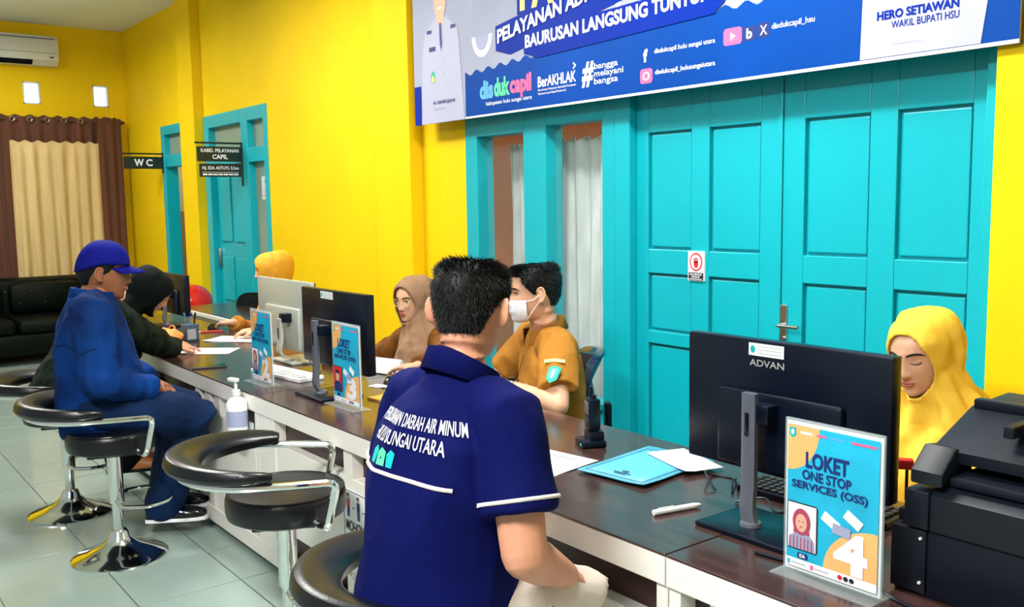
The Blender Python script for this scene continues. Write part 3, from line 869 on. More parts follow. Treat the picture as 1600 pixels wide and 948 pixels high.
yp = thing('note_pad', 'yellow note pad on the counter behind the number three sign', 'note pad', (-3.18, 1.86, T), .1)
MB().box(-.1, .1, -.07, .07, 0, .008).build('pages', 'yellow_pad', yp, False); MB().box(-.1, .1, .06, .07, .008, .010).build('binding', 'print_navy', yp, False)
tr = thing('document_tray', 'brown wooden document box between the silver and black computers', 'box', (-4.02, 2.08, T), .05)
MB().box(-.12, .12, -.07, .07, 0, .035, .003).build('box_body', 'orange_wood', tr, False); MB().box(-.11, .11, -.06, .06, .036, .044).build('paper_stack', 'print_green', tr, False)
ps = thing('paper_stack', 'white paper propped in front of the woman in glasses', 'paper', (-3.72, 2.10, T), .3)
MB().box(-.10, .10, -.01, .01, 0, .075, .001, Matrix.Rotation(-.5, 4, 'X')).build('sheets', 'paper', ps, False); MB().box(-.07, .07, .004, .0125, .03, .034, 0, Matrix.Rotation(-.5, 4, 'X')).build('heading', 'paper_grey', ps, False)
# phone, papers and pen holder on the far counter
ph = thing('mobile_phone', 'dark mobile phone lying near the far counter edge', 'phone', (-4.44, 1.565, T), math.radians(70))
MB().box(-.08, .08, -.038, .038, 0, .010, .004).build('case', 'phone_case', ph); MB().box(-.075, .075, -.034, .034, .010, .0108).build('screen', 'black_gloss', ph, False)
paper('document', 'white paper under the hand of the person in black', (-4.96, 1.74), 0, .21, .30, -40, n=1, cat='document')
paper('document', 'white papers in front of the farthest clerk', (-5.28, 2.02), 0, .21, .30, -50, n=3, cat='document')
pc = thing('pen_holder', 'dark blue desk cup holding pens beside the person in black', 'pen cup', (-5.40, 1.80, T))
MB().box(-.04, .04, -.04, .04, 0, .10, .004).build('cup', 'cup_blue', pc); MB().box(.041, .043, -.03, .02, .015, .075).build('label_plate', 'paper_grey', pc, False)
for k in range(5):
    a = k*1.26
    pe = thing('pen', ('blue pen', 'black pen', 'grey pen', 'red pen', 'dark green pen')[k]+' standing in the dark blue desk cup', 'pen', (-5.40+.02*math.cos(a), 1.80+.02*math.sin(a), T+.1), a, 'pens in the desk cup')
    MB().tube([(0, 0, -.03), (.012, 0, .05)], .0045, 8).build('barrel', ('print_sky', 'black_plastic', 'steel', 'print_red', 'print_teal')[k], pe)
    MB().tube([(.012, 0, .05), (.014, 0, .065)], .005, 8).build('cap', ('banner_deep', 'black_plastic', 'steel', 'print_red', 'print_teal')[k], pe)
rp = thing('pen', 'red pen lying by the farthest clerk hand', 'pen', (-5.68, 2.03, T+.006), math.radians(70))
MB().tube([(-.07, 0, 0), (.05, 0, 0), (.07, 0, 0)], [.005, .005, .001], 8).build('barrel', 'print_red', rp); MB().tube([(-.085, 0, 0), (-.07, 0, 0)], .0052, 8).build('cap', 'print_white', rp)
# sanitizer bottle on a bracket
sb = thing('sanitizer_bottle', 'white pump bottle of hand sanitizer on the counter front', 'bottle', (-3.745, 1.425, .562), .3)
MB().lathe([(.036, 0), (.043, .004), (.044, .10), (.042, .125), (.03, .142), (.016, .15), (.015, .158)], n=32).build('bottle_body', 'sanitizer', sb)
MB().lathe([(.018, .157), (.018, .178), (.007, .181), (.006, .212)], n=20).build('pump_collar', 'white_plastic', sb)
MB().box(-.04, .012, -.012, .012, .212, .228, .004).build('pump_head', 'white_plastic', sb)
MB().grid([[V((.0448*math.cos(a), .0448*math.sin(a), z)) for a in [math.radians(-110+12*k) for k in range(14)]] for z in (.03, .095)]).build('bottle_label', 'banner_shade', sb)
bk_ = thing('bottle_bracket', 'small white bracket under the sanitizer bottle', 'bracket', (-3.745, 1.478, .55))
MB().box(-.045, .045, -.10, 0, 0, .010, .003).build('shelf', 'white_plastic', bk_, False); MB().box(-.045, .045, -.008, 0, .01, .05).build('back_plate', 'white_plastic', bk_, False)
# ---------------------------------------------------------------- acrylic counter signs
def counter_sign(label, x0, y, num, face, name_tag=True):
    t = thing('counter_sign', label, 'sign', (x0, y, T), 0, 'acrylic counter number signs')
    W_, H_ = .222, .318
    MB().box(-.005, W_+.005, -.045, .035, 0, .004, .001).build('acrylic_foot', 'acrylic', t, False)
    MB().box(0, W_, -.0035, -.001, .004, H_+.006).build('acrylic_front', 'acrylic', t, False)
    MB().box(0, W_, .001, .0035, .004, H_+.006).build('acrylic_back', 'acrylic', t, False)
    sh = MB().box(.003, W_-.003, -.001, .001, .006, H_).build('printed_card', 'print_white', t, False)
    pn = Panel(t, (0, -.0038, .006), (1, 0, 0), (0, 0, 1))
    a, b, c, d = .008, .008, W_-.008, H_-.012
    pn.rect(a, b, c, d, 'print_cyan', 1, 'printed_ground')
    q = [(a, d)]+[(a+.075*math.cos(PI/2*i/10)*1.0, d-.095*math.sin(PI/2*i/10)) for i in range(11)]
    pn.flat(q, 'print_peach', 2)
    pn.flat([(c, b+.016)]+[(c-.118*math.cos(PI*.5*i/14)*1.0, b+.016+.10*math.sin(PI*.5*i/14)) for i in range(15)], 'print_peach', 2)
    pn.rect(a, b, c, b+.018, 'print_white', 3)
    pn.flat([(a+.004, d-.022), (a+.004, d-.006), (a+.02, d-.006), (a+.02, d-.022), (a+.012, d-.028)], 'print_teal', 3, 'printed_crest'); pn.ell(a+.012, d-.015, .004, .006, 'print_white', 4)
    for k, (u0, ww, cc) in enumerate(((.03, .028, 'print_white'), (.068, .022, 'print_pink'), (.10, .03, 'print_sky'), (.145, .055, 'print_pink'))): pn.rect(u0+a, d-.016, u0+a+ww, d-.011, cc, 3, 'printed_logo')
    pn.text('LOKET', .052, .222, .098, .034, 'print_navy', 4, .035)
    pn.text('ONE STOP', .044, .197, .112, .021, 'print_navy', 4, .03)
    pn.text('SERVICES (OSS)', .020, .172, .172, .021, 'print_navy', 4, .03)
    # portrait
    pf = pn.rect(.010, .046, .082, .146, 'print_black', 4, 'portrait_frame', r=.005)
    pn.rect(.0125, .0485, .0795, .1435, ('print_white', 'print_red', 'print_white')[num-2 if num < 4 else 2], 5, parent=pf)
    if face == 'veil':
        pn.flat([(.014, .0485), (.078, .0485), (.076, .07), (.064, .082), (.03, .082), (.016, .07)], 'banner_shade', 6, parent=pf)
        for k in range(7): pn.rect(.018+k*.0085, .0485, .0205+k*.0085, .074, 'print_rose', 7, parent=pf)
        pn.ell(.046, .107, .021, .028, 'print_rose', 8, parent=pf); pn.flat([(.026, .082), (.066, .082), (.062, .10), (.03, .10)], 'print_rose', 7.5, parent=pf)
        pn.ell(.046, .105, .0135, .019, 'print_skin', 9, parent=pf)
    else:
        pn.flat([(.018, .0485), (.076, .0485), (.073, .078), (.056, .088), (.036, .088), (.02, .078)], 'print_navy', 6, parent=pf)
        pn.ell(.046, .108, .015, .021, 'print_skin', 7, parent=pf); pn.ell(.046, .117, .016, .015, 'print_black', 8, 0, PI, parent=pf)
    pn.ell(.041, .108, .0016, .0012, 'print_black', 10, parent=pf); pn.ell(.051, .108, .0016, .0012, 'print_black', 10, parent=pf)
    pn.ell(.046, .097, .0035, .0014, 'print_rose', 10, parent=pf)
    pn.rect(.036, .029, .060, .041, 'print_navy', 4, r=.003)
    if name_tag: pn.text('IDA', .041, .031, .014, .008, 'print_white', 5, .03)
    for lv, (cx_, cy_, rot) in enumerate(((.112, .125, -.5), (.162, .140, -.55), (.137, .112, -.1))):
        pn.flat([(cx_+x*math.cos(rot)-y_*math.sin(rot), cy_+x*math.sin(rot)+y_*math.cos(rot)) for x, y_ in ((-.02, -.0105), (.02, -.0105), (.02, .0105), (-.02, .0105))], ('print_white', 'print_white', 'banner_shade')[lv], 4+lv, 'printed_card_shape')
    pn.text(str(num), .120, .028, .075, .085, 'print_white', 5, .05)
    for k, cc in enumerate(('print_sky', 'print_pink')): pn.rect(.012+k*.055, .0115, .019+k*.055, .0215, cc, 4); pn.rect(.022+k*.055, .015, .055+k*.055, .018, 'paper_grey', 4)
    for k, cc in enumerate(('print_red', 'print_black', 'print_black')): pn.ell(.135+k*.013, .017, .0055, .005, cc, 4)
    return t
counter_sign('number four counter sign with a veiled portrait, in front of the nearest computer', -1.164, 1.605, 4, 'veil')
counter_sign('number three counter sign with a red portrait, before the black monitor', -3.307, 1.655, 3, 'man', False)
counter_sign('number two counter sign at the far counter, beside the silver computer', -3.985, 1.60, 2, 'veil', False)
# ---------------------------------------------------------------- printer
pr = thing('printer', 'large black office printer at the right end of the counter', 'printer', (-.97, 1.68, T))
PW, PD = .50, .46
MB().box(.003, PW, .006, PD, 0, .135, .006).build('lower_body', 'printer_black', pr)
MB().box(.0, .072, 0, .03, .008, .133, .003).build('side_panel', 'printer_black', pr)
for z in (.03, .118): MB().lathe([(.003, -.001), (.003, .003)], n=10).build('screw', 'white_plastic', pr).matrix_local = Matrix.Translation((.062, -.001, z)) @ Matrix.Rotation(PI/2, 4, 'X')
MB().box(.075, PW, .012, .02, .012, .128, .002).build('front_cover', 'printer_lid', pr)
MB().prism([(0, .137), (.0, .205), (.03, .222), (.06, .225), (PD, .225), (PD, .137)], (.075, PW), Matrix(((0, 0, 1, 0), (1, 0, 0, 0), (0, 1, 0, 0), (0, 0, 0, 1))), .004).build('scanner_body', 'printer_lid', pr)
MB().box(.028, .078, -.006, .06, .137, .212, .005).build('hinge_side', 'printer_black', pr)
MB().box(.008, .030, .01, .07, .14, .165, .004).build('side_step', 'printer_black', pr)
MB().prism([(.0, .225), (.0, .25), (.05, .292), (.10, .285), (.12, .235), (.12, .225)], (.035, .10), Matrix(((0, 0, 1, 0), (1, 0, 0, 0), (0, 1, 0, 0), (0, 0, 0, 1))), .006).build('feeder_end', 'printer_lid', pr)
MB().box(.10, PW, .02, .30, .225, .245, .008).build('output_tray', 'printer_black', pr)
MB().prism([(.06, .262), (.055, .285), (.21, .346), (.36, .352), (.42, .30), (.42, .225), (.2, .225)], (.045, PW), Matrix(((0, 0, 1, 0), (1, 0, 0, 0), (0, 1, 0, 0), (0, 0, 0, 1))), .008).build('document_feeder', 'printer_lid', pr)
MB().box(.055, PW, .20, .225, .34, .362, .004).build('feeder_ridge', 'printer_black', pr)
MB().box(.17, .19, .08, .24, .302, .325, .003, Matrix.Translation((0, 0, .02)) @ Matrix.Rotation(.0, 4, 'X')).build('paper_guide', 'printer_black', pr)
MB().box(.235, PW, .01, .14, .262, .30, .012).build('control_panel', 'printer_black', pr)
MB().box(.15, .28, .009, .013, .016, .028).build('maker_plate', 'white_plastic', pr, False)
# ---------------------------------------------------------------- back area
dk = thing('office_desk', 'low desk with white edging behind the far counter', 'desk', (-6.75, 2.62, 0))
MB().box(-.65, .65, -.25, .28, .69, .72, .004).build('desk_top', 'counter_white', dk, False)
MB().box(-.64, .64, -.24, .27, .72, .724).build('desk_surface', 'counter_wood', dk, False)
for a in (-.62, .60): MB().box(a, a+.02, -.23, .26, 0, .69).build('side_panel', 'counter_white', dk, False)
oc = thing('office_chair', 'black rounded chair behind the far white-edged desk', 'chair', (-6.95, 2.84, 0), .4)
rows = []
MB().box(-.19, .19, -.03, .03, .55, .83, .0).bm.free()
o = MB().prism([(.2*math.copysign(abs(math.cos(a))**.6, math.cos(a)), .68+.15*math.copysign(abs(math.sin(a))**.7, math.sin(a))) for a in [2*PI*k/28 for k in range(28)]], (-.025, .025), Matrix(((1, 0, 0, 0), (0, 0, 1, 0), (0, 1, 0, 0), (0, 0, 0, 1))), .01).build('backrest', 'black_cloth', oc)
MB().box(-.21, .21, -.42, -.02, .42, .48, .02).build('seat', 'black_cloth', oc)
for a in (-.17, .15):
    for b in (-.38, -.06): MB().tube([(a, b, 0), (a, b, .43)], .011, 8).build('leg', 'steel', oc)
    MB().tube([(a, -.03, .43), (a, .0, .60)], .011, 8).build('back_post', 'steel', oc)
rh = thing('motorcycle_helmet', 'glossy red helmet on the desk near the toilet doorway', 'helmet', (-8.0, 2.70, .55), .3)
rows = []
for i in range(17):
    a = -PI*.30+(PI*.80)*i/16
    rows.append([V((.15*math.cos(a)*math.cos(b), .18*math.cos(a)*math.sin(b), .13+.16*math.sin(a))) for b in [2*PI*k/28 for k in range(28)]])
MB().loft(rows).build('shell', 'red_gloss', rh)
MB().grid([[V((.156*math.cos(a)*math.cos(b), .186*math.cos(a)*math.sin(b), .13+.165*math.sin(a))) for b in [math.radians(-120+8*k) for k in range(11)]] for a in (-.45, -.2, .1, .35)]).build('visor', 'black_gloss', rh)
ht = thing('side_table', 'small dark side table under the red helmet', 'table', (-8.0, 2.70, 0))
MB().box(-.22, .22, -.22, .22, .52, .55, .004).build('table_top', 'counter_wood', ht, False)
for a in (-.19, .17):
    for b in (-.19, .17): MB().box(a, a+.02, b, b+.02, 0, .52).build('leg', 'counter_dark', ht, False)
og = thing('orange_pouch', 'crumpled orange cloth pouch by the arms of the person in black', 'pouch', (-5.36, 1.66, T))
me = MB().ell((0, 0, .045), (.10, .075, .045), 24).mesh()
for v in me.vertices:
    n_ = noise.noise(v.co*22)
    v.co += v.co.normalized()*.018*n_; v.co.z = max(.001, v.co.z)
link('cloth', me, og, 'orange_cloth')
MB().tube(wpath([(-.07, .02, .07), (-.03, .03, .10), (.03, .03, .1), (.07, .02, .07)], 5), .004, 6).build('drawstring', 'orange_cloth', og)
# ---------------------------------------------------------------- people
HT = [(-1, .012, .055, .0), (-.93, .034, .076, .028), (-.76, .052, .086, .052), (-.5, .064, .090, .078), (-.2, .072, .092, .096), (.1, .0765, .094, .103), (.4, .075, .091, .100), (.65, .063, .076, .086), (.82, .047, .057, .066), (.93, .029, .035, .042), (1, .004, .004, .004)]
HH = .115
def hrow(t):
    t = max(-1, min(1, t))
    for i in range(len(HT)-1):
        a, b = HT[i], HT[i+1]
        if t <= b[0]:
            p = HT[max(0, i-1)]; q = HT[min(len(HT)-1, i+2)]
            u = (t-a[0])/(b[0]-a[0])
            out = []
            for k in (1, 2, 3):
                m0 = (b[k]-p[k])/(b[0]-p[0])*(b[0]-a[0]) if i > 0 else (b[k]-a[k])*1.4
                m1 = (q[k]-a[k])/(q[0]-a[0])*(b[0]-a[0]) if i < len(HT)-2 else (b[k]-a[k])*1.6
                out.append((2*u**3-3*u*u+1)*a[k]+(u**3-2*u*u+u)*m0+(-2*u**3+3*u*u)*b[k]+(u**3-u*u)*m1)
            return [max(.001, x) for x in out]
    return HT[-1][1:]
def g(x, s): return math.exp(-(x/s)**2)
def feat(x, z):
    ax = abs(x)
    d = 0
    nz = max(0, min(1, (.028-z)/.062))
    prof = (.004+.020*nz**1.3) if z > -.036 else .024*g(z+.036, .007)
    if z < .034: d += prof*g(x, .0085+.005*nz)*(1 if z > -.05 else 0)
    d += .007*g(ax-.0145, .0065)*g(z+.034, .008)
    d -= .0085*g(ax-.031, .015)*g(z-.003, .0115)
    d += .0035*g(ax-.028, .022)*g(z-.024, .008)
    d += .004*g(ax-.044, .016)*g(z+.024, .018)
    d += .0055*g(x, .024)*g(z+.060, .011)
    d -= .003*g(x, .02)*g(z+.079, .006)
    d += .005*g(x, .02)*g(z+.099, .012)
    return d
def face_y(x, z):
    w_, f_, b_ = hrow(z/HH)
    return f_*math.sqrt(max(0, 1-(x/w_)**2)) + feat(x, z)
def head_pt(a, t, off=0):
    w_, f_, b_ = hrow(t)
    s_, c = math.sin(a), math.cos(a)
    x = w_*s_; y = (f_ if c > 0 else b_)*c; z = t*HH
    if c > 0: y += feat(x, z)*min(1, c*2.2)
    p = V((x, y, z))
    if off:
        n = V((s_/max(.02, w_), c/(f_ if c > 0 else b_), t*.9/HH)).normalized()
        p = p+n*off
    return p
def ring(c, ax, ay, rx, ry, n=20, ex=1.0):
    return [c + ax*(rx*math.copysign(abs(math.cos(b))**ex, math.cos(b))) + ay*(ry*math.copysign(abs(math.sin(b))**ex, math.sin(b))) for b in [2*PI*k/n for k in range(n)]]
def limb(mb, pts, rad, n=14, flat=1.0, hint=V((0, 0, 1)), endcap=True):
    """tapered capsule chain through points"""
    pts = [V(p) for p in pts]
    rings = []
    for i, p in enumerate(pts):
        t = (pts[min(i+1, len(pts)-1)]-pts[max(i-1, 0)]).normalized()
        a = hint - t*hint.dot(t)
        if a.length < .05: a = t.orthogonal()
        a.normalize(); b = t.cross(a)
        r = rad[i]
        if i == 0:
            for k in (.0, .35, .65, .87): rings.append(ring(p - t*r*math.sqrt(1-(max(.08, k))**2)*.9, b, a, r*max(.08, k), r*max(.08, k)*flat, n))
        rings.append(ring(p, b, a, r, r*flat, n))
        if i == len(pts)-1 and endcap:
            for k in (.87, .65, .35, .0): rings.append(ring(p + t*r*math.sqrt(1-(max(.08, k))**2)*.9, b, a, r*max(.08, k), r*max(.08, k)*flat, n))
    mb.loft(rings)
def dens(pts, rad, k=4):
    P_, R_ = [], []
    for i in range(len(pts)-1):
        for j in range(k):
            u = j/k
            P_.append(V(pts[i])*(1-u)+V(pts[i+1])*u); R_.append(rad[i]*(1-u)+rad[i+1]*u)
    P_.append(V(pts[-1])); R_.append(rad[-1])
    return P_, R_
def hand(mb, wrist, d, nrm, side, curl=.35, thumb=.6, s=1.0, spread=.09):
    """side +1 = thumb on the side given by d x nrm"""
    d = V(d).normalized(); nrm = V(nrm); nrm = (nrm-d*nrm.dot(d)).normalized(); u = d.cross(nrm)*side
    w_ = V(wrist)
    rs = []
    for l, wd, th in ((-.02, .024, .019), (.01, .028, .018), (.04, .038, .0165), (.07, .042, .0145), (.088, .041, .012), (.096, .034, .006)):
        rs.append(ring(w_+d*l*s, u, nrm, wd*s, th*s, 18, .75))
    mb.loft(rs)
    for k, (L, r) in enumerate(((.071, .0088), (.080, .0090), (.074, .0087), (.058, .0078))):
        off = (.0315-.021*k)*s
        dd = (d + u*(spread*(1.5-k))).normalized()
        p = w_ + d*(.082-.004*abs(k-1.2))*s + u*off
        c = curl*(1+.12*k)
        pts = [p]; rd = [r*1.05*s]
        ang_ = c*.5
        for seg, fr in enumerate((.45, .32, .25)):
            v = dd*math.cos(ang_) - nrm*math.sin(ang_)
            p = p+v*L*fr*s; pts.append(p); rd.append(r*s*(1-.1*(seg+1)))
            ang_ += c
        limb(mb, pts, rd, 10)
    p = w_+d*.022*s+u*.026*s
    pts = [p]; rd = [.0125*s]
    v0 = (d*.62+u*.75*thumb*1.3-nrm*.25).normalized()
    p = p+v0*.036*s; pts.append(p); rd.append(.0105*s)
    v1 = (d*.85+u*.38*thumb-nrm*.3).normalized()
    p = p+v1*.032*s; pts.append(p); rd.append(.0095*s)
    p = p+(v1-nrm*.2).normalized()*.022*s; pts.append(p); rd.append(.0075*s)
    limb(mb, pts, rd, 10)
def ik(a, c, l1, l2, pole):
    a, c = V(a), V(c)
    d = c-a; L = min(d.length, (l1+l2)*.995); dn = d.normalized()
    x = (l1*l1-l2*l2+L*L)/(2*L)
    h = math.sqrt(max(0, l1*l1-x*x))
    pv = V(pole)-dn*V(pole).dot(dn)
    return a+dn*x+pv.normalized()*h
def remesh(mb, vox, smooth=3, fac=.5):
    me = mb.mesh(False)
    o = bpy.data.objects.new('tmp', me); COL.objects.link(o)
    r = o.modifiers.new('r', 'REMESH'); r.mode = 'VOXEL'; r.voxel_size = vox; r.adaptivity = 0
    if smooth:
        s_ = o.modifiers.new('s', 'SMOOTH'); s_.factor = fac; s_.iterations = smooth
    dg = bpy.context.evaluated_depsgraph_get(); dg.update()
    out = bpy.data.meshes.new_from_object(o.evaluated_get(dg))
    bpy.data.objects.remove(o); bpy.data.meshes.remove(me)
    for p in out.polygons: p.use_smooth = True
    out.materials.clear()
    return out
def wrinkle(me, amp, freq, aniso=(1, 1, 1), seed=0, fn=None):
    A = V(aniso)
    ns = [v.normal.copy() for v in me.vertices]
    for v, n in zip(me.vertices, ns):
        p = V((v.co.x*A.x, v.co.y*A.y, v.co.z*A.z))*freq + V((seed, seed*1.7, seed*.3))
        k = noise.noise(p)+.5*noise.noise(p*2.1)
        k = 1-2*abs(k)*1.2
        a = amp*(fn(v.co) if fn else 1)
        v.co += n*(k*a)
class Person:
    def __init__(s, label, hip, yaw, lean, head, hyaw, hpitch=0, hroll=0, scale=1.0, name='person', side=0.0, tl=.455):
        s.hip = V(hip); s.k = scale
        y = math.radians(yaw)
        s.F = V((math.cos(y), math.sin(y), 0)); s.R = V((math.sin(y), -math.cos(y), 0)); s.U = V((0, 0, 1))
        l = math.radians(lean)
        s.S = (s.U*math.cos(l)+s.F*math.sin(l)+s.R*side).normalized()
        s.T = s.S.cross(s.R)*-1
        if s.T.dot(s.F) < 0: s.T = -s.T
        s.S = s.S*(tl/.455)
        s.head = V(head)
        hy, hp, hr = math.radians(hyaw), math.radians(hpitch), math.radians(hroll)
        f_ = V((math.cos(hy)*math.cos(hp), math.sin(hy)*math.cos(hp), -math.sin(hp)))
        r_ = V((math.sin(hy), -math.cos(hy), 0)); u_ = r_.cross(f_)
        r_, u_ = r_*math.cos(hr)+u_*math.sin(hr), u_*math.cos(hr)-r_*math.sin(hr)
        s.HM = Matrix(((r_.x, f_.x, u_.x, s.head.x), (r_.y, f_.y, u_.y, s.head.y), (r_.z, f_.z, u_.z, s.head.z), (0, 0, 0, 1))) @ Matrix.Scale(scale*.99, 4)
        s.base = V((s.hip.x, s.hip.y, 0))
        s.root = thing(name, label, 'person', s.base)
        s.sh = s.hip+s.S*.455*scale
        s.shR = s.sh+s.R*.178*scale; s.shL = s.sh-s.R*.178*scale
        s.arms = {}
    def put(s, name, me, m, parent=None):
        for v in me.vertices: v.co -= s.base
        return link(name, me, parent or s.root, m)
    def hp(s, x, y, z): return s.HM @ V((x, y, z))
    def arm(s, side, wrist, pole, hd, hn, curl=.35, thumb=.6, l1=.285, l2=.25):
        sh = s.shR if side > 0 else s.shL
        e = ik(sh, wrist, l1*s.k, l2*s.k, pole)
        w_ = V(wrist)
        if (w_-sh).length > (l1+l2)*s.k: w_ = sh+(w_-sh).normalized()*(l1+l2)*s.k*.99
        s.arms[side] = (sh, e, w_, V(hd), V(hn), curl, thumb)
    def body(s, skin, vox=.0045, ears=True, arm_r=1.0):
        mb = MB()
        rows = []
        for i in range(45):
            t = -1+2*i/44
            t = math.copysign(abs(t)**.85, t)
            rows.append([s.HM @ head_pt(2*PI*k/60, t) for k in range(60)])
        mb.loft(rows)
        nb = s.sh+s.S*.06*s.k
        limb(mb, *dens([s.hp(0, -.022, -.045), s.hp(0, -.03, -.10), nb, s.sh-s.S*.05], [.058*s.k, .055*s.k, .062*s.k, .07*s.k], 3), 20)
        if ears:
            for sd in (1, -1):
                M_ = s.HM.to_3x3() @ Matrix.Rotation(sd*.6, 3, 'Z') @ Matrix.Rotation(.12, 3, 'X')
                c = s.hp(sd*.084, -.012, -.004)
                mb.ell(c, (.0075, .017, .030), 16, M_)
                pts = [c + M_ @ V((sd*.006, .019*math.cos(a)-.003, .030*math.sin(a)+.002)) for a in [math.radians(x) for x in range(20, 300, 20)]]
                mb.tube(pts, .0042, 8)
                mb.ell(c+M_ @ V((0, .004, -.028)), (.006, .009, .010), 10, M_)
        # inner trunk
        mb.loft([ring(s.hip+s.S*q*s.k, s.R, s.T, a*s.k, b*s.k, 20) for q, a, b in ((-.02, .06, .05), (.0, .12, .08), (.2, .115, .08), (.40, .14, .08), (.46, .10, .06), (.48, .04, .04))])
        for sd, (sh, e, w_, hd, hn, cu, th) in s.arms.items():
            q = s.k*arm_r
            limb(mb, *dens([sh, e], [.05*q, .042*q], 4), 16)
            limb(mb, *dens([e, e.lerp(w_, .3), w_], [.0415*q, .041*q, .0265*q], 3), 16)
            limb(mb, [sh-s.R*sd*.08, sh], [.05*q, .05*q])
            hand(mb, w_, hd, hn, sd, cu, th, s.k)
        me = remesh(mb, vox, 2, .5)
        s.bodyobj = s.put('body', me, skin)
        return s.bodyobj
    def face(s, eyes='open', brow='hair', lips='lips', mouth=True, iris=True):
        def tb(pts, rads, name, m, n=8):
            P_ = [s.hp(x, face_y(x, z)+o, z) for x, z, o in pts]
            me = MB().tube(P_, [r*s.k for r in rads], n).mesh()
            s.put(name, me, m)
        for sd in (1, -1):
            tb([(sd*x, z, .0005) for x, z in ((.012, .021), (.022, .0255), (.034, .0275), (.046, .0245), (.053, .018))], (.0014, .0028, .0029, .0023, .0008), 'eyebrow', brow)
            if eyes == 'open':
                c = V((sd*.031, face_y(sd*.031, .003)-.0015, .003))
                me = MB().ell((0, 0, 0), (.0125, .005, .0062), 16).mesh()
                me.transform(s.HM @ Matrix.Translation(c) @ Matrix.Rotation(-sd*.25, 4, 'Z'))
                ey = s.put('eye', me, 'eye_white')
                if iris:
                    me = MB().ell((0, 0, 0), (.0056, .0028, .0056), 14).mesh(); me.transform(s.HM @ Matrix.Translation(c+V((0, .0036, .0)))); s.put('iris', me, 'eye_dark', ey)
                tb([(sd*x, z, .0018) for x, z in ((.018, .003), (.024, .0085), (.031, .0105), (.039, .008), (.0455, .002))], (.0006, .0013, .0015, .0014, .0006), 'eyelashes', 'eye_dark', 6)
            else:
                me = MB().ell((0, 0, 0), (.0135, .005, .0075), 16).mesh()
                c = V((sd*.031, face_y(sd*.031, .003)-.0018, .003)); me.transform(s.HM @ Matrix.Translation(c) @ Matrix.Rotation(-sd*.25, 4, 'Z'))
                s.put('eyelid', me, s.bodyobj.data.materials[0])
                tb([(sd*x, z, .0022) for x, z in ((.018, .0), (.024, -.0035), (.031, -.005), (.039, -.004), (.0455, .0))], (.0006, .0012, .0014, .0013, .0006), 'eyelashes', 'eye_dark', 6)
        if mouth:
            tb([(x, -.0565-.0025*abs(x)/.022+(.0012 if abs(x) < .004 else 0)*-1, .0006) for x in (-.022, -.015, -.007, 0, .007, .015, .022)], (.0006, .003, .0040, .0036, .0040, .003, .0006), 'upper_lip', lips)
            tb([(x, -.0645+.004*(abs(x)/.021)**2, .0008) for x in (-.021, -.014, -.007, 0, .007, .014, .021)], (.0006, .0033, .0046, .0050, .0046, .0033, .0006), 'lower_lip', lips)
            tb([(x, -.0605, .0028) for x in (-.02, -.01, 0, .01, .02)], (.0004, .0009, .001, .0009, .0004), 'mouth_line', 'eye_dark', 6)
    def hair(s, top=.02, side=.010, hl=None, strands=2200, slen=.022, m='hair'):
        hl = hl or (lambda a: (.62 if abs(a) < .75 else .62-(abs(a)-.75)/.55*.55 if abs(a) < 1.3 else .07-(abs(a)-1.3)/.3*.15 if abs(a) < 1.6 else .10 if abs(a) < 1.85 else max(-.58, .10-(abs(a)-1.85)/.5*.62)))
        rows = []
        def pt(a, u, extra=0):
            h = hl(a); t = h+(.995-h)*u
            th = side+(top-side)*max(0, min(1, (t-.1)/.7))
            th *= min(1, .15+u*(3.2 if abs(a) < 1.4 or abs(a) > 2.5 else 1.6))
            th += .004*noise.noise(V((math.sin(a)*9, math.cos(a)*9, t*7)))*min(1, u*4)
            return head_pt(a, t, th+extra)
        NA = 72
        for j in range(22):
            u = (j/21)**1.15
            rows.append([s.HM @ pt(-PI+2*PI*k/NA, u) for k in range(NA)])
        me = MB().grid(rows, True).mesh()
        ho = s.put('hair', me, m)
        sb_ = MB()
        rnd = random.Random(5)
        for _ in range(strands):
            a = rnd.uniform(-PI, PI); u = rnd.random()**.9*.98
            b = pt(a, u, -.003); b2 = pt(a, u, .02)
            n = (b2-b).normalized()
            tt = hl(a)+(1-hl(a))*u
            flow = V((-math.sin(a)*.0, .35, 0)) if tt > .62 else V((0, 0, -1.1))
            L = slen*rnd.uniform(.6, 1.15)*(1 if tt > .45 else .62)
            d = (n*(1.0 if tt > .6 else .55)+flow*(.6 if tt > .6 else .8)+V((rnd.uniform(-.35, .35), rnd.uniform(-.35, .35), rnd.uniform(-.2, .35)))).normalized()
            tip = b+d*L
            x = d.orthogonal().normalized(); y = d.cross(x); r = .0012
            p0 = [s.HM @ (b+x*r*math.cos(q)+y*r*math.sin(q)) for q in (0, 2.09, 4.19)]
            sb_.add(p0+[s.HM @ tip], ((0, 1, 3), (1, 2, 3), (2, 0, 3)))
        st = sb_.mesh(False)
        o = s.put('hair_strands', st, m, ho); o['kind'] = 'stuff'
        return ho
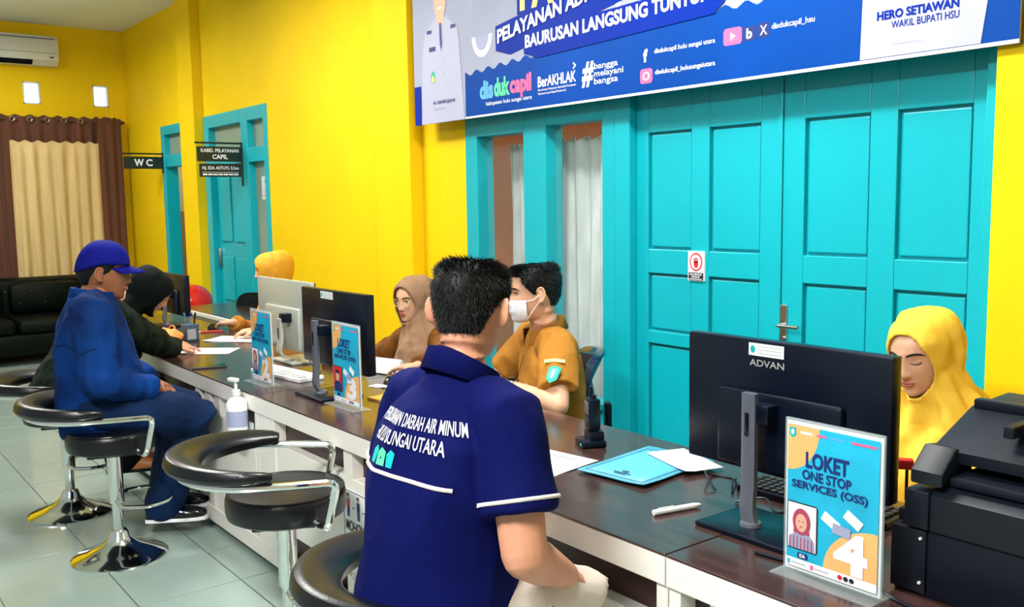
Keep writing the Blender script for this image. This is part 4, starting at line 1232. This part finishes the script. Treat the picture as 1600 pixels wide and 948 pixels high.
    def shirt(s, m, rings_, sleeve=1.0, sr=(.082, .066, .05), vox=.008, wr=.006, seed=1, name='shirt', smooth=5, cuff=0, freq=9):
        """rings_: (height along the spine, half width, half depth, forward offset)"""
        mb = MB()
        k = s.k
        mb.loft([ring(s.hip+s.S*h*k+s.T*o*k, s.R, s.T, a*k, b*k, 28, .85) for h, a, b, o in rings_])
        for sd, (sh, e, w_, *_) in s.arms.items():
            if sleeve >= 1.9:
                P_, R_ = dens([sh, e], [sr[0]*k, sr[1]*k], 4)
                limb(mb, *dens([e, w_-(w_-e).normalized()*.01], [sr[1]*k, sr[2]*k], 4), 18, endcap=False)
            else: P_, R_ = dens([sh, sh+(e-sh)*sleeve], [sr[0]*k, sr[1]*k], 4)
            inner = sh-s.R*sd*.07*k+s.S*.012*k
            rr = []
            limb(mb, [inner]+P_[:-1]+[P_[-1]], [sr[0]*k*.93]+R_, 18, endcap=sleeve >= 1.9)
        me = remesh(mb, vox, smooth, .5)
        if wr: wrinkle(me, wr, freq, (1, 1, .55), seed)
        s.shirtobj = s.put(name, me, m)
        return s.shirtobj
    def pants(s, m, kneeR, ankR, kneeL, ankL, r=(.105, .088, .065, .055), vox=.009, wr=.004, name='trousers', shoes=('black_gloss', 'print_white'), toe=None, shoe_r=1.0):
        mb = MB(); k = s.k
        mb.loft([ring(s.hip+s.S*h*k, s.R, s.T, a*k, b*k, 24, .85) for h, a, b in ((-.09, .10, .09), (-.07, .155, .125), (0, .175, .135), (.08, .165, .125), (.11, .14, .1))])
        for sd, kn, an in ((1, V(kneeR), V(ankR)), (-1, V(kneeL), V(ankL))):
            hj = s.hip+s.R*sd*.095*k+s.F*.02
            P_, R_ = dens([hj, kn, an], [r[0]*k, r[1]*k, r[2]*k], 5)
            limb(mb, P_, R_, 18)
        me = remesh(mb, vox, 5, .5)
        wrinkle(me, wr, 10, (1, 1, 1), 3)
        s.put(name, me, m)
        for sd, an in ((1, V(ankR)), (-1, V(ankL))):
            tv = V(toe) if toe else s.F
            tv = (tv-s.U*tv.z*.0).normalized(); rv = tv.cross(s.U).normalized()
            c = an+V((0, 0, -.055))
            prof = [(-.075, .028, .050), (-.06, .036, .06), (-.02, .038, .075), (.04, .040, .062), (.10, .045, .045), (.15, .042, .034), (.18, .030, .026), (.19, .012, .018)]
            mb = MB().loft([[c+tv*l+rv*(wd*math.cos(b))+V((0, 0, max(-.012, hh*math.sin(b)*1.0))) for b in [2*PI*q/20 for q in range(20)]] for l, wd, hh in prof])
            sh_ = s.put('shoe', mb.mesh(), shoes[0])
            mb = MB().loft([[c+tv*l*1.02+rv*((wd+.004)*math.cos(b))+V((0, 0, -.012+.011*math.copysign(abs(math.sin(b))**.3, math.sin(b)))) for b in [2*PI*q/20 for q in range(20)]] for l, wd, hh in prof])
            s.put('shoe_sole', mb.mesh(), shoes[1], sh_)
    def collar(s, m, r=.068, h=.035, open_=.5, flare=.014, name='collar', tip=.03, lift=0):
        """folded shirt collar around the neck, open at the front"""
        c = s.sh+s.S*.052*s.k+s.T*.0
        rows_ = []
        N_ = 34
        for prof in ((0, h*.2, 0), (-.004, h, .0), (flare, h*.95, 0), (flare+.012, -.006, 1)):
            row = []
            for i in range(N_+1):
                u = -1+2*i/N_
                a = u*(PI-open_)
                rr = (r+prof[0])*s.k
                drop = -tip*prof[2]*max(0, abs(u)-.72)/.28
                row.append(c - s.T*(rr*math.cos(a)*1.0) + s.R*(rr*math.sin(a)) + s.S*((prof[1]+drop+lift*(.5+.5*math.cos(a))-.012*(1-math.cos(a))*.9)*s.k))
            rows_.append(row)
        me = MB().grid(rows_).mesh()
        o = s.put(name, me, m)
        sm = o.modifiers.new('s', 'SOLIDIFY'); sm.thickness = .004; sm.offset = 0
        return o
    def hijab(s, m, drape, vox=.007, off=.014, opening=(.056, .084, -.022), fold=.006, seed=0, back=.012, name='hijab', wrap=True):
        """drape: rings (dz below head centre along spine, half width, half depth, forward offset)"""
        mb = MB()
        rows = []
        for i in range(31):
            t = -1+2*i/30
            rows.append([s.HM @ head_pt(2*PI*k/44, t, off+(back if math.cos(2*PI*k/44) < -.2 else 0)) for k in range(44)])
        mb.loft(rows)
        k = s.k
        c0 = s.hp(0, -.012, -.05)
        lst = [ring(s.hp(0, -.012, -.02), s.HM.to_3x3() @ V((1, 0, 0)), s.HM.to_3x3() @ V((0, 1, 0)), .078, .088, 24)]
        end = s.sh
        for dz, a, b, o in drape:
            u = min(1, dz/.22)
            c = c0.lerp(V((s.sh.x, s.sh.y, c0.z)), u); c.z = s.head.z-dz*k
            lst.append(ring(c+s.F*o*k, s.R, s.F, a*k, b*k, 24))
        mb.loft(lst)
        me = remesh(mb, vox, 6, .5)
        HI = s.HM.inverted()
        ax_, az_, zc = opening
        def fn(co):
            q = HI @ co
            return min(1, max(.12, (-.03-q.z)/.12))
        # soft folds fanning from under the chin
        ns = [v.normal.copy() for v in me.vertices]
        for v, n in zip(me.vertices, ns):
            q = HI @ v.co
            a = math.atan2(q.x, q.y+.02)
            amt = fn(v.co)
            ff = math.sin(a*7+q.z*26+seed+2.2*noise.noise(q*6))+.5*math.sin(a*15-q.z*20+seed*2)
            v.co += n*(fold*amt*ff*.6 + .0025*noise.noise(q*30))
        bm = bmesh.new(); bm.from_mesh(me)
        dele = []
        for v in bm.verts:
            q = HI @ v.co
            if q.y > 0.0 and (q.x/ax_)**2+((q.z-zc)/az_)**2 < 1: dele.append(v)
        bmesh.ops.delete(bm, geom=dele, context='VERTS')
        for v in bm.verts:
            if v.is_boundary:
                q = HI @ v.co
                if q.y > 0:
                    r = math.sqrt((q.x/ax_)**2+((q.z-zc)/az_)**2)
                    q = V((q.x/r, q.y, zc+(q.z-zc)/r))
                    q.y = min(q.y, max(face_y(q.x, q.z), 0)+.012)
                    v.co = s.HM @ q
        bmesh.ops.smooth_vert(bm, verts=[v for v in bm.verts if v.is_boundary], factor=.5, use_axis_x=True, use_axis_y=True, use_axis_z=True)
        bm.to_mesh(me); bm.free()
        for p in me.polygons: p.use_smooth = True
        o = s.put(name, me, m)
        sm = o.modifiers.new('s', 'SOLIDIFY'); sm.thickness = .005; sm.offset = -1
        return o
    def on(s, rgt_, up_, fr):
        """point on the torso: right, height on spine, forward"""
        return s.hip+s.R*rgt_*s.k+s.S*up_*s.k+s.T*fr*s.k
from mathutils.bvhtree import BVHTree
def bvh_of(o):
    me = o.data
    return BVHTree.FromPolygons([v.co + o.parent.location if o.parent else v.co for v in me.vertices], [tuple(p.vertices) for p in me.polygons])
class Stick:
    """lays prints, stripes and badges on a cloth surface"""
    def __init__(s, person, obj):
        s.p = person; s.t = bvh_of(obj); s.o = obj
    def hit(s, q, d, off=.002):
        h, n, i, dist = s.t.ray_cast(V(q), V(d).normalized())
        if h is None:
            h, n, i, dist = s.t.find_nearest(V(q))
        if n.dot(V(d)) > 0: n = -n
        return h+n*off, n
    def text(s, body, o, u, v, d, w_, h, m, bold=.03, name='lettering'):
        vs, fs, (a, b, c, e) = text_mesh(body, bold, 0)
        u = V(u).normalized(); v = V(v).normalized()
        me = bpy.data.meshes.new('m')
        me.from_pydata([s.hit(V(o)+u*((p-a)/(b-a)*w_)+v*((q-c)/(e-c)*h), d, .0035)[0] for p, q in vs], [], fs)
        return s.p.put(name, me, m, s.o)
    def stripe(s, pts, d, r, m, name='piping', off=.001):
        P_ = [s.hit(q, dd, off)[0] for q, dd in zip(pts, d if isinstance(d, list) else [d]*len(pts))]
        return s.p.put(name, MB().tube(P_, r, 8).mesh(), m, s.o)
    def disc(s, q, d, rx, ry, m, name='badge', th=.0015, shape=None, up=V((0, 0, 1))):
        h, n = s.hit(q, d, .0008)
        a = up.cross(n).normalized(); b = n.cross(a)
        pts = shape or [(math.cos(x), math.sin(x)) for x in [2*PI*k/18 for k in range(18)]]
        mb = MB().loft([[h+a*(x*rx)+b*(y*ry)+n*z for x, y in pts] for z in (-.002, th)])
        return s.p.put(name, mb.mesh(), m, s.o)
# ---- man in the navy shirt
P = Person('man seen from behind in a navy short-sleeved shirt, seated nearest the camera', (-1.69, 1.08, .625), 92, 9, (-1.70, 1.19, 1.262), 122, 10, 0, .97, tl=.446)
P.arm(1, (-1.53, 1.315, .672), (.55, -.8, -.1), (-.55, .75, -.35), (.35, .1, .9), .5)
P.arm(-1, (-1.84, 1.32, .69), (-.5, -.8, -.1), (.4, .8, -.3), (-.3, .1, .9), .5)
P.body('skin', .0042, arm_r=1.18)
P.face()
P.hair(.017, .009, strands=7000, slen=.022)
P.shirt('navy_cloth', [(-.13, .13, .10, 0), (-.115, .185, .150, 0), (-.02, .192, .165, -.005), (.12, .186, .155, -.01), (.28, .196, .150, -.02), (.38, .182, .135, -.025), (.44, .138, .112, -.02), (.49, .092, .085, -.01), (.53, .068, .068, -.005)], .68, (.073, .080), .0075, .008, 2, 'polo_shirt', 5, freq=5.5)
P.collar('navy_cloth', .070, .046, .35, lift=.040)
k = Stick(P, P.shirtobj)
def around(s_, h, off=.003):
    """point on the shirt at arc length s_ round the back and spine height h"""
    th = s_/.165
    d_ = (-P.T*math.cos(th)+P.R*math.sin(th)).normalized()
    return k.hit(P.on(0, h, -.02)+d_*.6, -d_, off)[0]
def back_text(body, s0, h, w_, ht):
    vs, fs, (a, b, c, e_) = text_mesh(body, .008, 0)
    me = bpy.data.meshes.new('m')
    me.from_pydata([around(s0+(p-a)/(b-a)*w_, h+(q-c)/(e_-c)*ht) for p, q in vs], [], fs)
    P.put('lettering', me, 'print_white', P.shirtobj)
back_text('PERUSAHAAN DAERAH AIR MINUM', -.135, .408, .330, .030)
back_text('HULU SUNGAI UTARA', -.115, .366, .265, .030)
P.put('piping', MB().tube([around(-.15+.32*i/20, .300, .001) for i in range(21)], .0045, 8).mesh(), 'piping', P.shirtobj)
for q, (a, b) in enumerate(((-.092, -.062), (-.054, -.026), (-.018, .004))):
    pts = [(a, .315), (b, .315), (b+.003, .348), ((a+b)/2, .355), (a-.002, .343)]
    me = bpy.data.meshes.new('m')
    me.from_pydata([around(x, z) for x, z in pts], [], [list(range(5))]); P.put('printed_logo', me, 'print_teal' if q != 1 else 'print_green', P.shirtobj)
for sd in (1, -1):
    sh, e, *_ = P.arms[sd]
    ax = (e-sh).normalized()
    c = sh+(e-sh)*.60
    aa = ax.orthogonal().normalized(); bb = ax.cross(aa)
    k.stripe([c+(aa*math.cos(t)+bb*math.sin(t))*.092 for t in [2*PI*i/28 for i in range(29)]], [-(aa*math.cos(t)+bb*math.sin(t)) for t in [2*PI*i/28 for i in range(29)]], .0042, 'piping', 'sleeve_piping')
P.pants('khaki', (-1.57, 1.385, .60), (-1.62, 1.34, .17), (-1.83, 1.385, .60), (-1.78, 1.34, .17), (.10, .082, .06))
# ---- man in denim and cap
P = Person('man in a blue denim jacket and navy cap, seated in profile at the far counter', (-4.27, 1.0, .645), 74, 2, (-4.285, 1.07, 1.222), 72, 6, 0, 1.02, tl=.42)
P.arm(1, (-4.10, 1.20, .725), (.35, -.7, -.6), (-.75, .55, -.25), (.3, .1, .9), .5)
P.arm(-1, (-4.28, 1.24, .73), (-.6, -.2, -.6), (.75, .5, -.25), (-.2, .3, .9), .5)
P.body('skin_dark', .005)
P.face()
P.hair(.006, .008, strands=900, slen=.012)
P.shirt('denim', [(-.13, .14, .11, 0), (-.11, .18, .15, .01), (0, .19, .17, .02), (.13, .185, .165, .02), (.28, .19, .15, .0), (.38, .18, .13, -.01), (.44, .15, .11, -.01), (.49, .10, .09, -.005), (.53, .068, .068, 0)], 2, (.080, .072, .052), .009, .011, 5, 'denim_jacket', 4, freq=8)
P.collar('denim', .07, .045, .4, .016)
k = Stick(P, P.shirtobj)
k.stripe([P.on(.32, .30+.012*math.sin(i), -.14+.02*i) for i in range(9)], -P.R, .0022, 'jeans', 'seam')
P.pants('jeans', (-4.07, 1.37, .585), (-4.30, 1.27, .145), (-4.25, 1.37, .60), (-4.44, 1.33, .16), (.115, .09, .082), toe=(.45, .85, 0))
rows = []
for j in range(15):
    u = PI/2*j/14*.985
    rows.append([P.HM @ V((.087*math.sin(a)*math.cos(u)**.85, (.100 if math.cos(a) > 0 else .113)*math.cos(a)*math.cos(u)**.85, (.040 if math.cos(a) > 0 else .040+.045*math.cos(a))*(1-math.sin(u))+.137*math.sin(u))) for a in [2*PI*q/48 for q in range(48)]])
cp = P.put('cap', MB().grid(rows, True).mesh(), 'cap_blue')
cp.modifiers.new('s', 'SOLIDIFY').thickness = -.003
rows = []
for j in range(9):
    u = j/8
    rows.append([P.HM @ V((.078*math.sin(a)*(1-.12*u), .080*math.cos(a)+.088*u*math.cos(a*.8), .040-.022*u-.016*math.sin(a)**2+.004*(1-u))) for a in [math.radians(-72+144*q/20) for q in range(21)]])
br = P.put('cap_brim', MB().grid(rows).mesh(), 'cap_blue', cp); br.modifiers.new('s', 'SOLIDIFY').thickness = .005
P.put('cap_button', MB().ell(P.hp(0, 0, .137), (.008, .008, .005), 10).mesh(), 'cap_blue', cp)
# ---- person in black
P = Person('person in black headscarf and dark patterned clothes leaning on the far counter', (-4.98, 1.03, .635), 72, 27, (-4.845, 1.43, 1.085), 74, 38, 0, .95)
P.arm(1, (-4.93, 1.56, .765), (.8, -.5, -.3), (-.35, .9, -.05), (.1, 0, 1), .25)
P.arm(-1, (-5.17, 1.58, .765), (-.8, -.3, -.3), (.2, .9, -.05), (0, 0, 1), .3)
P.body('skin', .005, False)
P.face('closed')
P.shirt('black_floral', [(-.13, .16, .12, 0), (-.10, .19, .15, 0), (0, .19, .155, .01), (.15, .175, .14, .01), (.30, .18, .135, .0), (.39, .175, .12, -.005), (.45, .14, .10, -.01), (.50, .08, .075, 0)], 2, (.085, .078, .058), .009, .010, 8, 'blouse', 4)
P.hijab('black_cloth', [(.12, .10, .10, .0), (.19, .155, .13, .0), (.26, .20, .16, .0), (.34, .195, .17, .01), (.38, .15, .13, .01)], .008, fold=.008, seed=2)
P.pants('trouser_black', (-4.78, 1.38, .57), (-4.95, 1.27, .23), (-4.92, 1.42, .57), (-5.08, 1.33, .23), (.11, .095, .09), shoes=('orange_wood', 'black_plastic'))
# ---- farthest clerk
P = Person('clerk in a mustard headscarf behind the silver desktop computer', (-5.50, 2.46, .48), 252, 6, (-5.49, 2.35, 1.105), 244, 6, 0, .95, tl=.43)
P.arm(1, (-5.70, 2.17, .775), (-.5, .5, -.6), (-.75, -.35, -.05), (0, 0, 1), .35)
P.arm(-1, (-5.25, 2.14, .775), (.7, .4, -.6), (-.2, -.9, -.05), (0, 0, 1), .4)
P.body('skin_pale', .005, False)
P.face()
P.shirt('uniform_tan', [(-.12, .16, .12, 0), (-.10, .18, .14, 0), (0, .18, .14, 0), (.15, .165, .13, .01), (.30, .175, .13, .01), (.39, .17, .115, -.005), (.45, .14, .095, -.01), (.50, .08, .07, 0)], 2, (.08, .07, .052), .009, .007, 4, 'uniform_shirt', 4)
P.hijab('hijab_mustard', [(.12, .095, .10, .0), (.19, .15, .125, .0), (.26, .195, .15, .01), (.36, .185, .165, .02), (.42, .13, .12, .03)], .008, .018, (.056, .082, -.022), .007, 1, back=.03)
P.pants('trouser_black', (-5.6, 2.33, .48), (-5.6, 2.33, .08), (-5.3, 2.30, .48), (-5.3, 2.32, .08))
# ---- clerk with glasses
P = Person('clerk with glasses and a light brown headscarf, wearing a brown batik uniform', (-3.97, 2.56, .45), 270, 6, (-4.02, 2.46, 1.02), 287, 6, 0, .96, tl=.375)
P.arm(1, (-4.27, 2.22, .78), (-.6, .4, -.6), (.1, -.95, -.1), (0, 0, 1), .4)
P.arm(-1, (-3.49, 2.15, .785), (.8, .4, -.5), (-.72, -.42, -.06), (-.1, -.1, 1), .38, .9)
P.body('skin_pale', .0042, False)
P.face()
P.shirt('batik', [(-.12, .16, .12, 0), (-.10, .18, .14, 0), (0, .18, .14, 0), (.15, .17, .13, .01), (.30, .182, .13, .01), (.39, .178, .115, -.005), (.45, .145, .095, -.01), (.50, .08, .07, 0)], 2, (.083, .072, .052), .008, .007, 6, 'uniform_shirt', 4)
hj = P.hijab('hijab_brown', [(.12, .085, .095, .01), (.18, .115, .115, .02), (.25, .125, .145, .04), (.34, .115, .155, .055), (.44, .10, .15, .065), (.48, .07, .10, .07)], .007, .016, (.065, .093, -.014), .009, 3, back=.025)
gl = None
for sd in (1, -1):
    c = V((sd*.032, face_y(sd*.032, .0)+.016, -.001))
    pts = [P.HM @ (c+V((.0235*math.copysign(abs(math.cos(a))**.8, math.cos(a)), -.006*abs(math.cos(a))*(1 if math.cos(a)*sd > 0 else 0), .0205*math.copysign(abs(math.sin(a))**.8, math.sin(a))))) for a in [2*PI*q/24 for q in range(25)]]
    o_ = P.put('glasses_rim', MB().tube(pts, .0014, 6, False).mesh(), 'badge_gold')
    me = bpy.data.meshes.new('m'); me.from_pydata([p_ for p_ in pts[:-1]], [], [list(range(24))]); P.put('glasses_lens', me, 'lens', o_)
    P.put('glasses_temple', MB().tube([P.HM @ V((sd*.0555, c.y-.005, .006)), P.hp(sd*.072, .03, .006), P.hp(sd*.076, -.02, .004)], .0013, 6).mesh(), 'badge_gold', o_)
P.put('glasses_bridge', MB().tube([P.hp(-.009, face_y(0, 0)+.014, .004), P.hp(0, face_y(0, 0)+.017, .007), P.hp(.009, face_y(0, 0)+.014, .004)], .0014, 6).mesh(), 'badge_gold')
k = Stick(P, hj)
k.disc(P.on(.012, .325, .6), -P.T, .016, .016, 'print_white', 'badge_reel', .006)
k.stripe([P.on(.012+.002*i, .325-.014*i, .6) for i in range(6)], -P.T, .0022, 'print_white', 'lanyard')
k.disc(P.on(.024, .205, .6), -P.T, .020, .042, 'banner_shade', 'identity_card', .003, [(-1, -1), (1, -1), (1, 1), (-1, 1)])
k = Stick(P, P.shirtobj)
k.disc(P.on(-.5, .36, .08), P.R, .018, .010, 'print_yellow', 'sleeve_patch', .002)
k.disc(P.on(-.5, .31, .08), P.R, .022, .026, 'patch_green', 'sleeve_patch', .002)
for q in range(3): k.disc(P.on(-.13, .26-.07*q, .6), -P.T, .006, .006, 'badge_gold', 'button')
P.pants('trouser_black', (-4.05, 2.35, .48), (-4.05, 2.33, .08), (-3.8, 2.35, .48), (-3.8, 2.33, .08))
# ---- masked clerk
P = Person('clerk with black hair and a white face mask in a tan uniform shirt', (-2.985, 2.545, .475), 246, 8, (-2.972, 2.40, 1.13), 240, 4, 0, 1.0, tl=.435)
P.arm(-1, (-2.93, 2.215, .775), (.9, .25, -.3), (-.85, -.5, -.05), (0, 0, 1), .4, .6, .265, .245)
P.arm(1, (-3.22, 2.28, .78), (-.7, .5, -.6), (-.3, -.9, -.05), (0, 0, 1), .4)
P.body('skin_pale', .0042)
P.face('open', mouth=False)
P.hair(.030, .009, strands=4500, slen=.020)
P.shirt('uniform_tan', [(-.12, .15, .12, 0), (-.10, .18, .145, 0), (0, .182, .145, .01), (.15, .175, .14, .015), (.30, .19, .132, .005), (.39, .186, .118, -.005), (.45, .15, .098, -.01), (.50, .085, .078, -.005), (.525, .06, .06, 0)], .74, (.083, .078), .0075, .007, 9, 'uniform_shirt', 4)
P.collar('uniform_tan', .068, .045, .5, .022, tip=.06, lift=.015)
rows = []
for j in range(13):
    t = -.97+.80*j/12
    rows.append([P.HM @ head_pt(a, t, .007+.006*math.sin(PI*j/12)+.006*math.cos(a*1.1)) for a in [math.radians(-62+124*q/24) for q in range(25)]])
mk = P.put('face_mask', MB().grid(rows).mesh(), 'mask_white'); mk.modifiers.new('s', 'SOLIDIFY').thickness = .002
for sd in (1, -1):
    for t0 in (-.22, -.85):
        P.put('ear_loop', MB().tube([P.HM @ head_pt(sd*math.radians(60), t0, .012), P.HM @ head_pt(sd*math.radians(80), (t0-.1)/2, .012), P.hp(sd*.088, -.012, .0 if t0 > -.5 else -.02)], .0016, 6).mesh(), 'mask_white', mk)
k = Stick(P, P.shirtobj)
for q in range(5): k.disc(P.on(.0, .40-.075*q, .6), -P.T, .0065, .0065, 'orange_wood', 'button')
k.stripe([P.on(.018, .42-.03*i, .6) for i in range(17)], -P.T, .0015, 'batik', 'placket')
k.disc(P.on(.09, .33, .6), -P.T, .030, .008, 'print_black', 'name_plate', .003, [(-1, -1), (1, -1), (1, 1), (-1, 1)])
k.disc(P.on(-.085, .30, .6), -P.T, .016, .018, 'badge_gold', 'chest_badge', .003)
k.disc(P.on(-.035, .24, .6), -P.T, .011, .012, 'print_yellow', 'badge_reel', .006)
k.stripe([P.on(-.035, .235-.02*i, .6) for i in range(6)], -P.T, .003, 'print_yellow', 'lanyard')
k.disc(P.on(-.03, .10, .6), -P.T, .024, .034, 'paper', 'identity_card', .003, [(-1, -1), (1, -1), (1, 1), (-1, 1)])
sh, e, w_, *_ = P.arms[-1]
mid = sh+(e-sh)*.30
out = (V((.62, -.72, 0)))
k.disc(mid+out*.3+V((0, 0, .035)), -out, .040, .010, 'print_yellow', 'sleeve_title', .002, [(-1, -1), (0, -.4), (1, -1), (1, .4), (0, 1), (-1, .4)])
pt_ = k.disc(mid+out*.3+V((0, 0, -.012)), -out, .030, .036, 'patch_green', 'sleeve_badge', .002, [(-1, .8), (-.6, 1), (.6, 1), (1, .8), (.9, -.5), (0, -1), (-.9, -.5)])
k.disc(mid+out*.3+V((0, 0, -.010)), -out, .021, .026, 'print_sky', 'sleeve_badge_field', .003, [(-1, .8), (-.6, 1), (.6, 1), (1, .8), (.9, -.5), (0, -1), (-.9, -.5)])
k.disc(mid+out*.3+V((0, 0, -.008)), -out, .006, .017, 'print_white', 'sleeve_badge_emblem', .004)
wd = (w_-e).normalized()
P.put('wrist_watch', MB().tube([w_-wd*.025-wd*.013, w_-wd*.025+wd*.013], .034, 20).mesh(), 'steel'); 
P.put('watch_dial', MB().tube([w_-wd*.025+V((0, 0, .033)), w_-wd*.025+V((0, 0, .040))], .017, 18).mesh(), 'black_gloss')
P.pants('trouser_black', (-3.05, 2.40, .47), (-3.05, 2.38, .08), (-2.80, 2.36, .47), (-2.80, 2.36, .08))
cb = thing('office_chair', 'glossy dark blue office chair under the masked clerk', 'chair', (-3.09, 2.60, 0), math.radians(236-90))
pts = [(.21*math.copysign(abs(math.cos(a))**.55, math.cos(a)), .66+.20*math.copysign(abs(math.sin(a))**.7, math.sin(a))) for a in [2*PI*q/32 for q in range(32)]]
MB().loft([[V((x*kk, -.20+yy-.10*(x/.21)**2*-1.0, .66+(z-.66)*kk)) for x, z in pts] for kk, yy in ((.93, -.03), (1.0, -.02), (1.0, .01), (.93, .02))]).build('backrest', 'chair_blue', cb)
MB().box(-.22, .22, -.17, .28, .32, .385, .03).build('seat', 'chair_blue', cb)
MB().box(-.03, .03, -.25, -.22, .30, .62, .01).build('back_bracket', 'black_plastic', cb)
MB().lathe([(.03, .06), (.03, .32)], (0, .05, 0), 14).build('column', 'black_plastic', cb)
for q in range(5):
    a = q*2*PI/5
    MB().tube([(0, .05, .09), (.26*math.cos(a), .05+.26*math.sin(a), .06)], [.02, .014], 8).build('star_leg', 'black_plastic', cb)
    MB().ell((.26*math.cos(a), .05+.26*math.sin(a), .03), (.02, .028, .03), 10).build('castor', 'black_plastic', cb)
for sd in (-1,):
    MB().tube(arc([(sd*.22, -.05, .36), (sd*.27, -.05, .36), (sd*.27, -.05, .56)], .03), .013, 8).build('armrest_post', 'black_plastic', cb)
    MB().box(sd*.27-.025, sd*.27+.025, -.14, .04, .56, .585, .01).build('armrest', 'black_plastic', cb)
# ---- clerk in yellow
P = Person('clerk in a bright yellow headscarf looking down beside the printer', (-1.30, 2.57, .47), 262, 5, (-1.34, 2.455, 1.07), 267, 14, -3, .98, tl=.385)
P.arm(1, (-1.33, 2.20, .775), (-.6, .4, -.6), (.55, -.8, .15), (-.3, -.2, .9), .7)
P.arm(-1, (-1.07, 2.26, .78), (.7, .4, -.6), (-.4, -.85, .05), (.1, -.1, 1), .6)
P.body('skin_pale', .0042, False)
P.face('closed')
P.shirt('hijab_yellow', [(-.12, .16, .12, 0), (-.10, .18, .14, 0), (0, .18, .14, 0), (.15, .17, .13, .01), (.30, .18, .13, .01), (.39, .178, .115, -.005), (.45, .145, .095, -.01), (.50, .08, .07, 0)], 2, (.083, .075, .055), .009, .007, 11, 'tunic', 4)
hj = P.hijab('hijab_yellow', [(.10, .10, .10, .0), (.15, .135, .12, -.01), (.20, .185, .135, -.01), (.26, .225, .15, .0), (.34, .24, .165, .015), (.43, .235, .18, .03), (.48, .17, .15, .035)], .007, .010, (.064, .094, -.014), .014, 5, back=.022)
k = Stick(P, hj)
np_ = k.disc(P.on(.03, .245, .6), -P.T, .042, .011, 'print_black', 'name_plate', .003, [(-1, -1), (1, -1), (1, 1), (-1, 1)])
k.disc(P.on(.03, .245, .6), -P.T, .030, .004, 'print_white', 'name_plate_text', .0036, [(-1, -1), (1, -1), (1, 1), (-1, 1)])
k.disc(P.on(.045, .345, .6), -P.T, .012, .012, 'steel', 'brooch', .006)
P.pants('trouser_black', (-1.40, 2.38, .48), (-1.40, 2.36, .08), (-1.15, 2.38, .48), (-1.15, 2.36, .08))
rs = thing('date_stamp', 'small red and black stamp held by the clerk in yellow', 'stamp', (-1.235, 2.165, .80), .6)
MB().box(-.035, .035, -.014, .014, .02, .045, .004).build('handle', 'print_red', rs); MB().box(-.05, -.02, -.0145, .0145, .0195, .0455, .004).build('grip', 'print_black', rs)
MB().tube([(.02, 0, .02), (.02, 0, -.06)], .004, 8).build('shaft', 'black_plastic', rs)
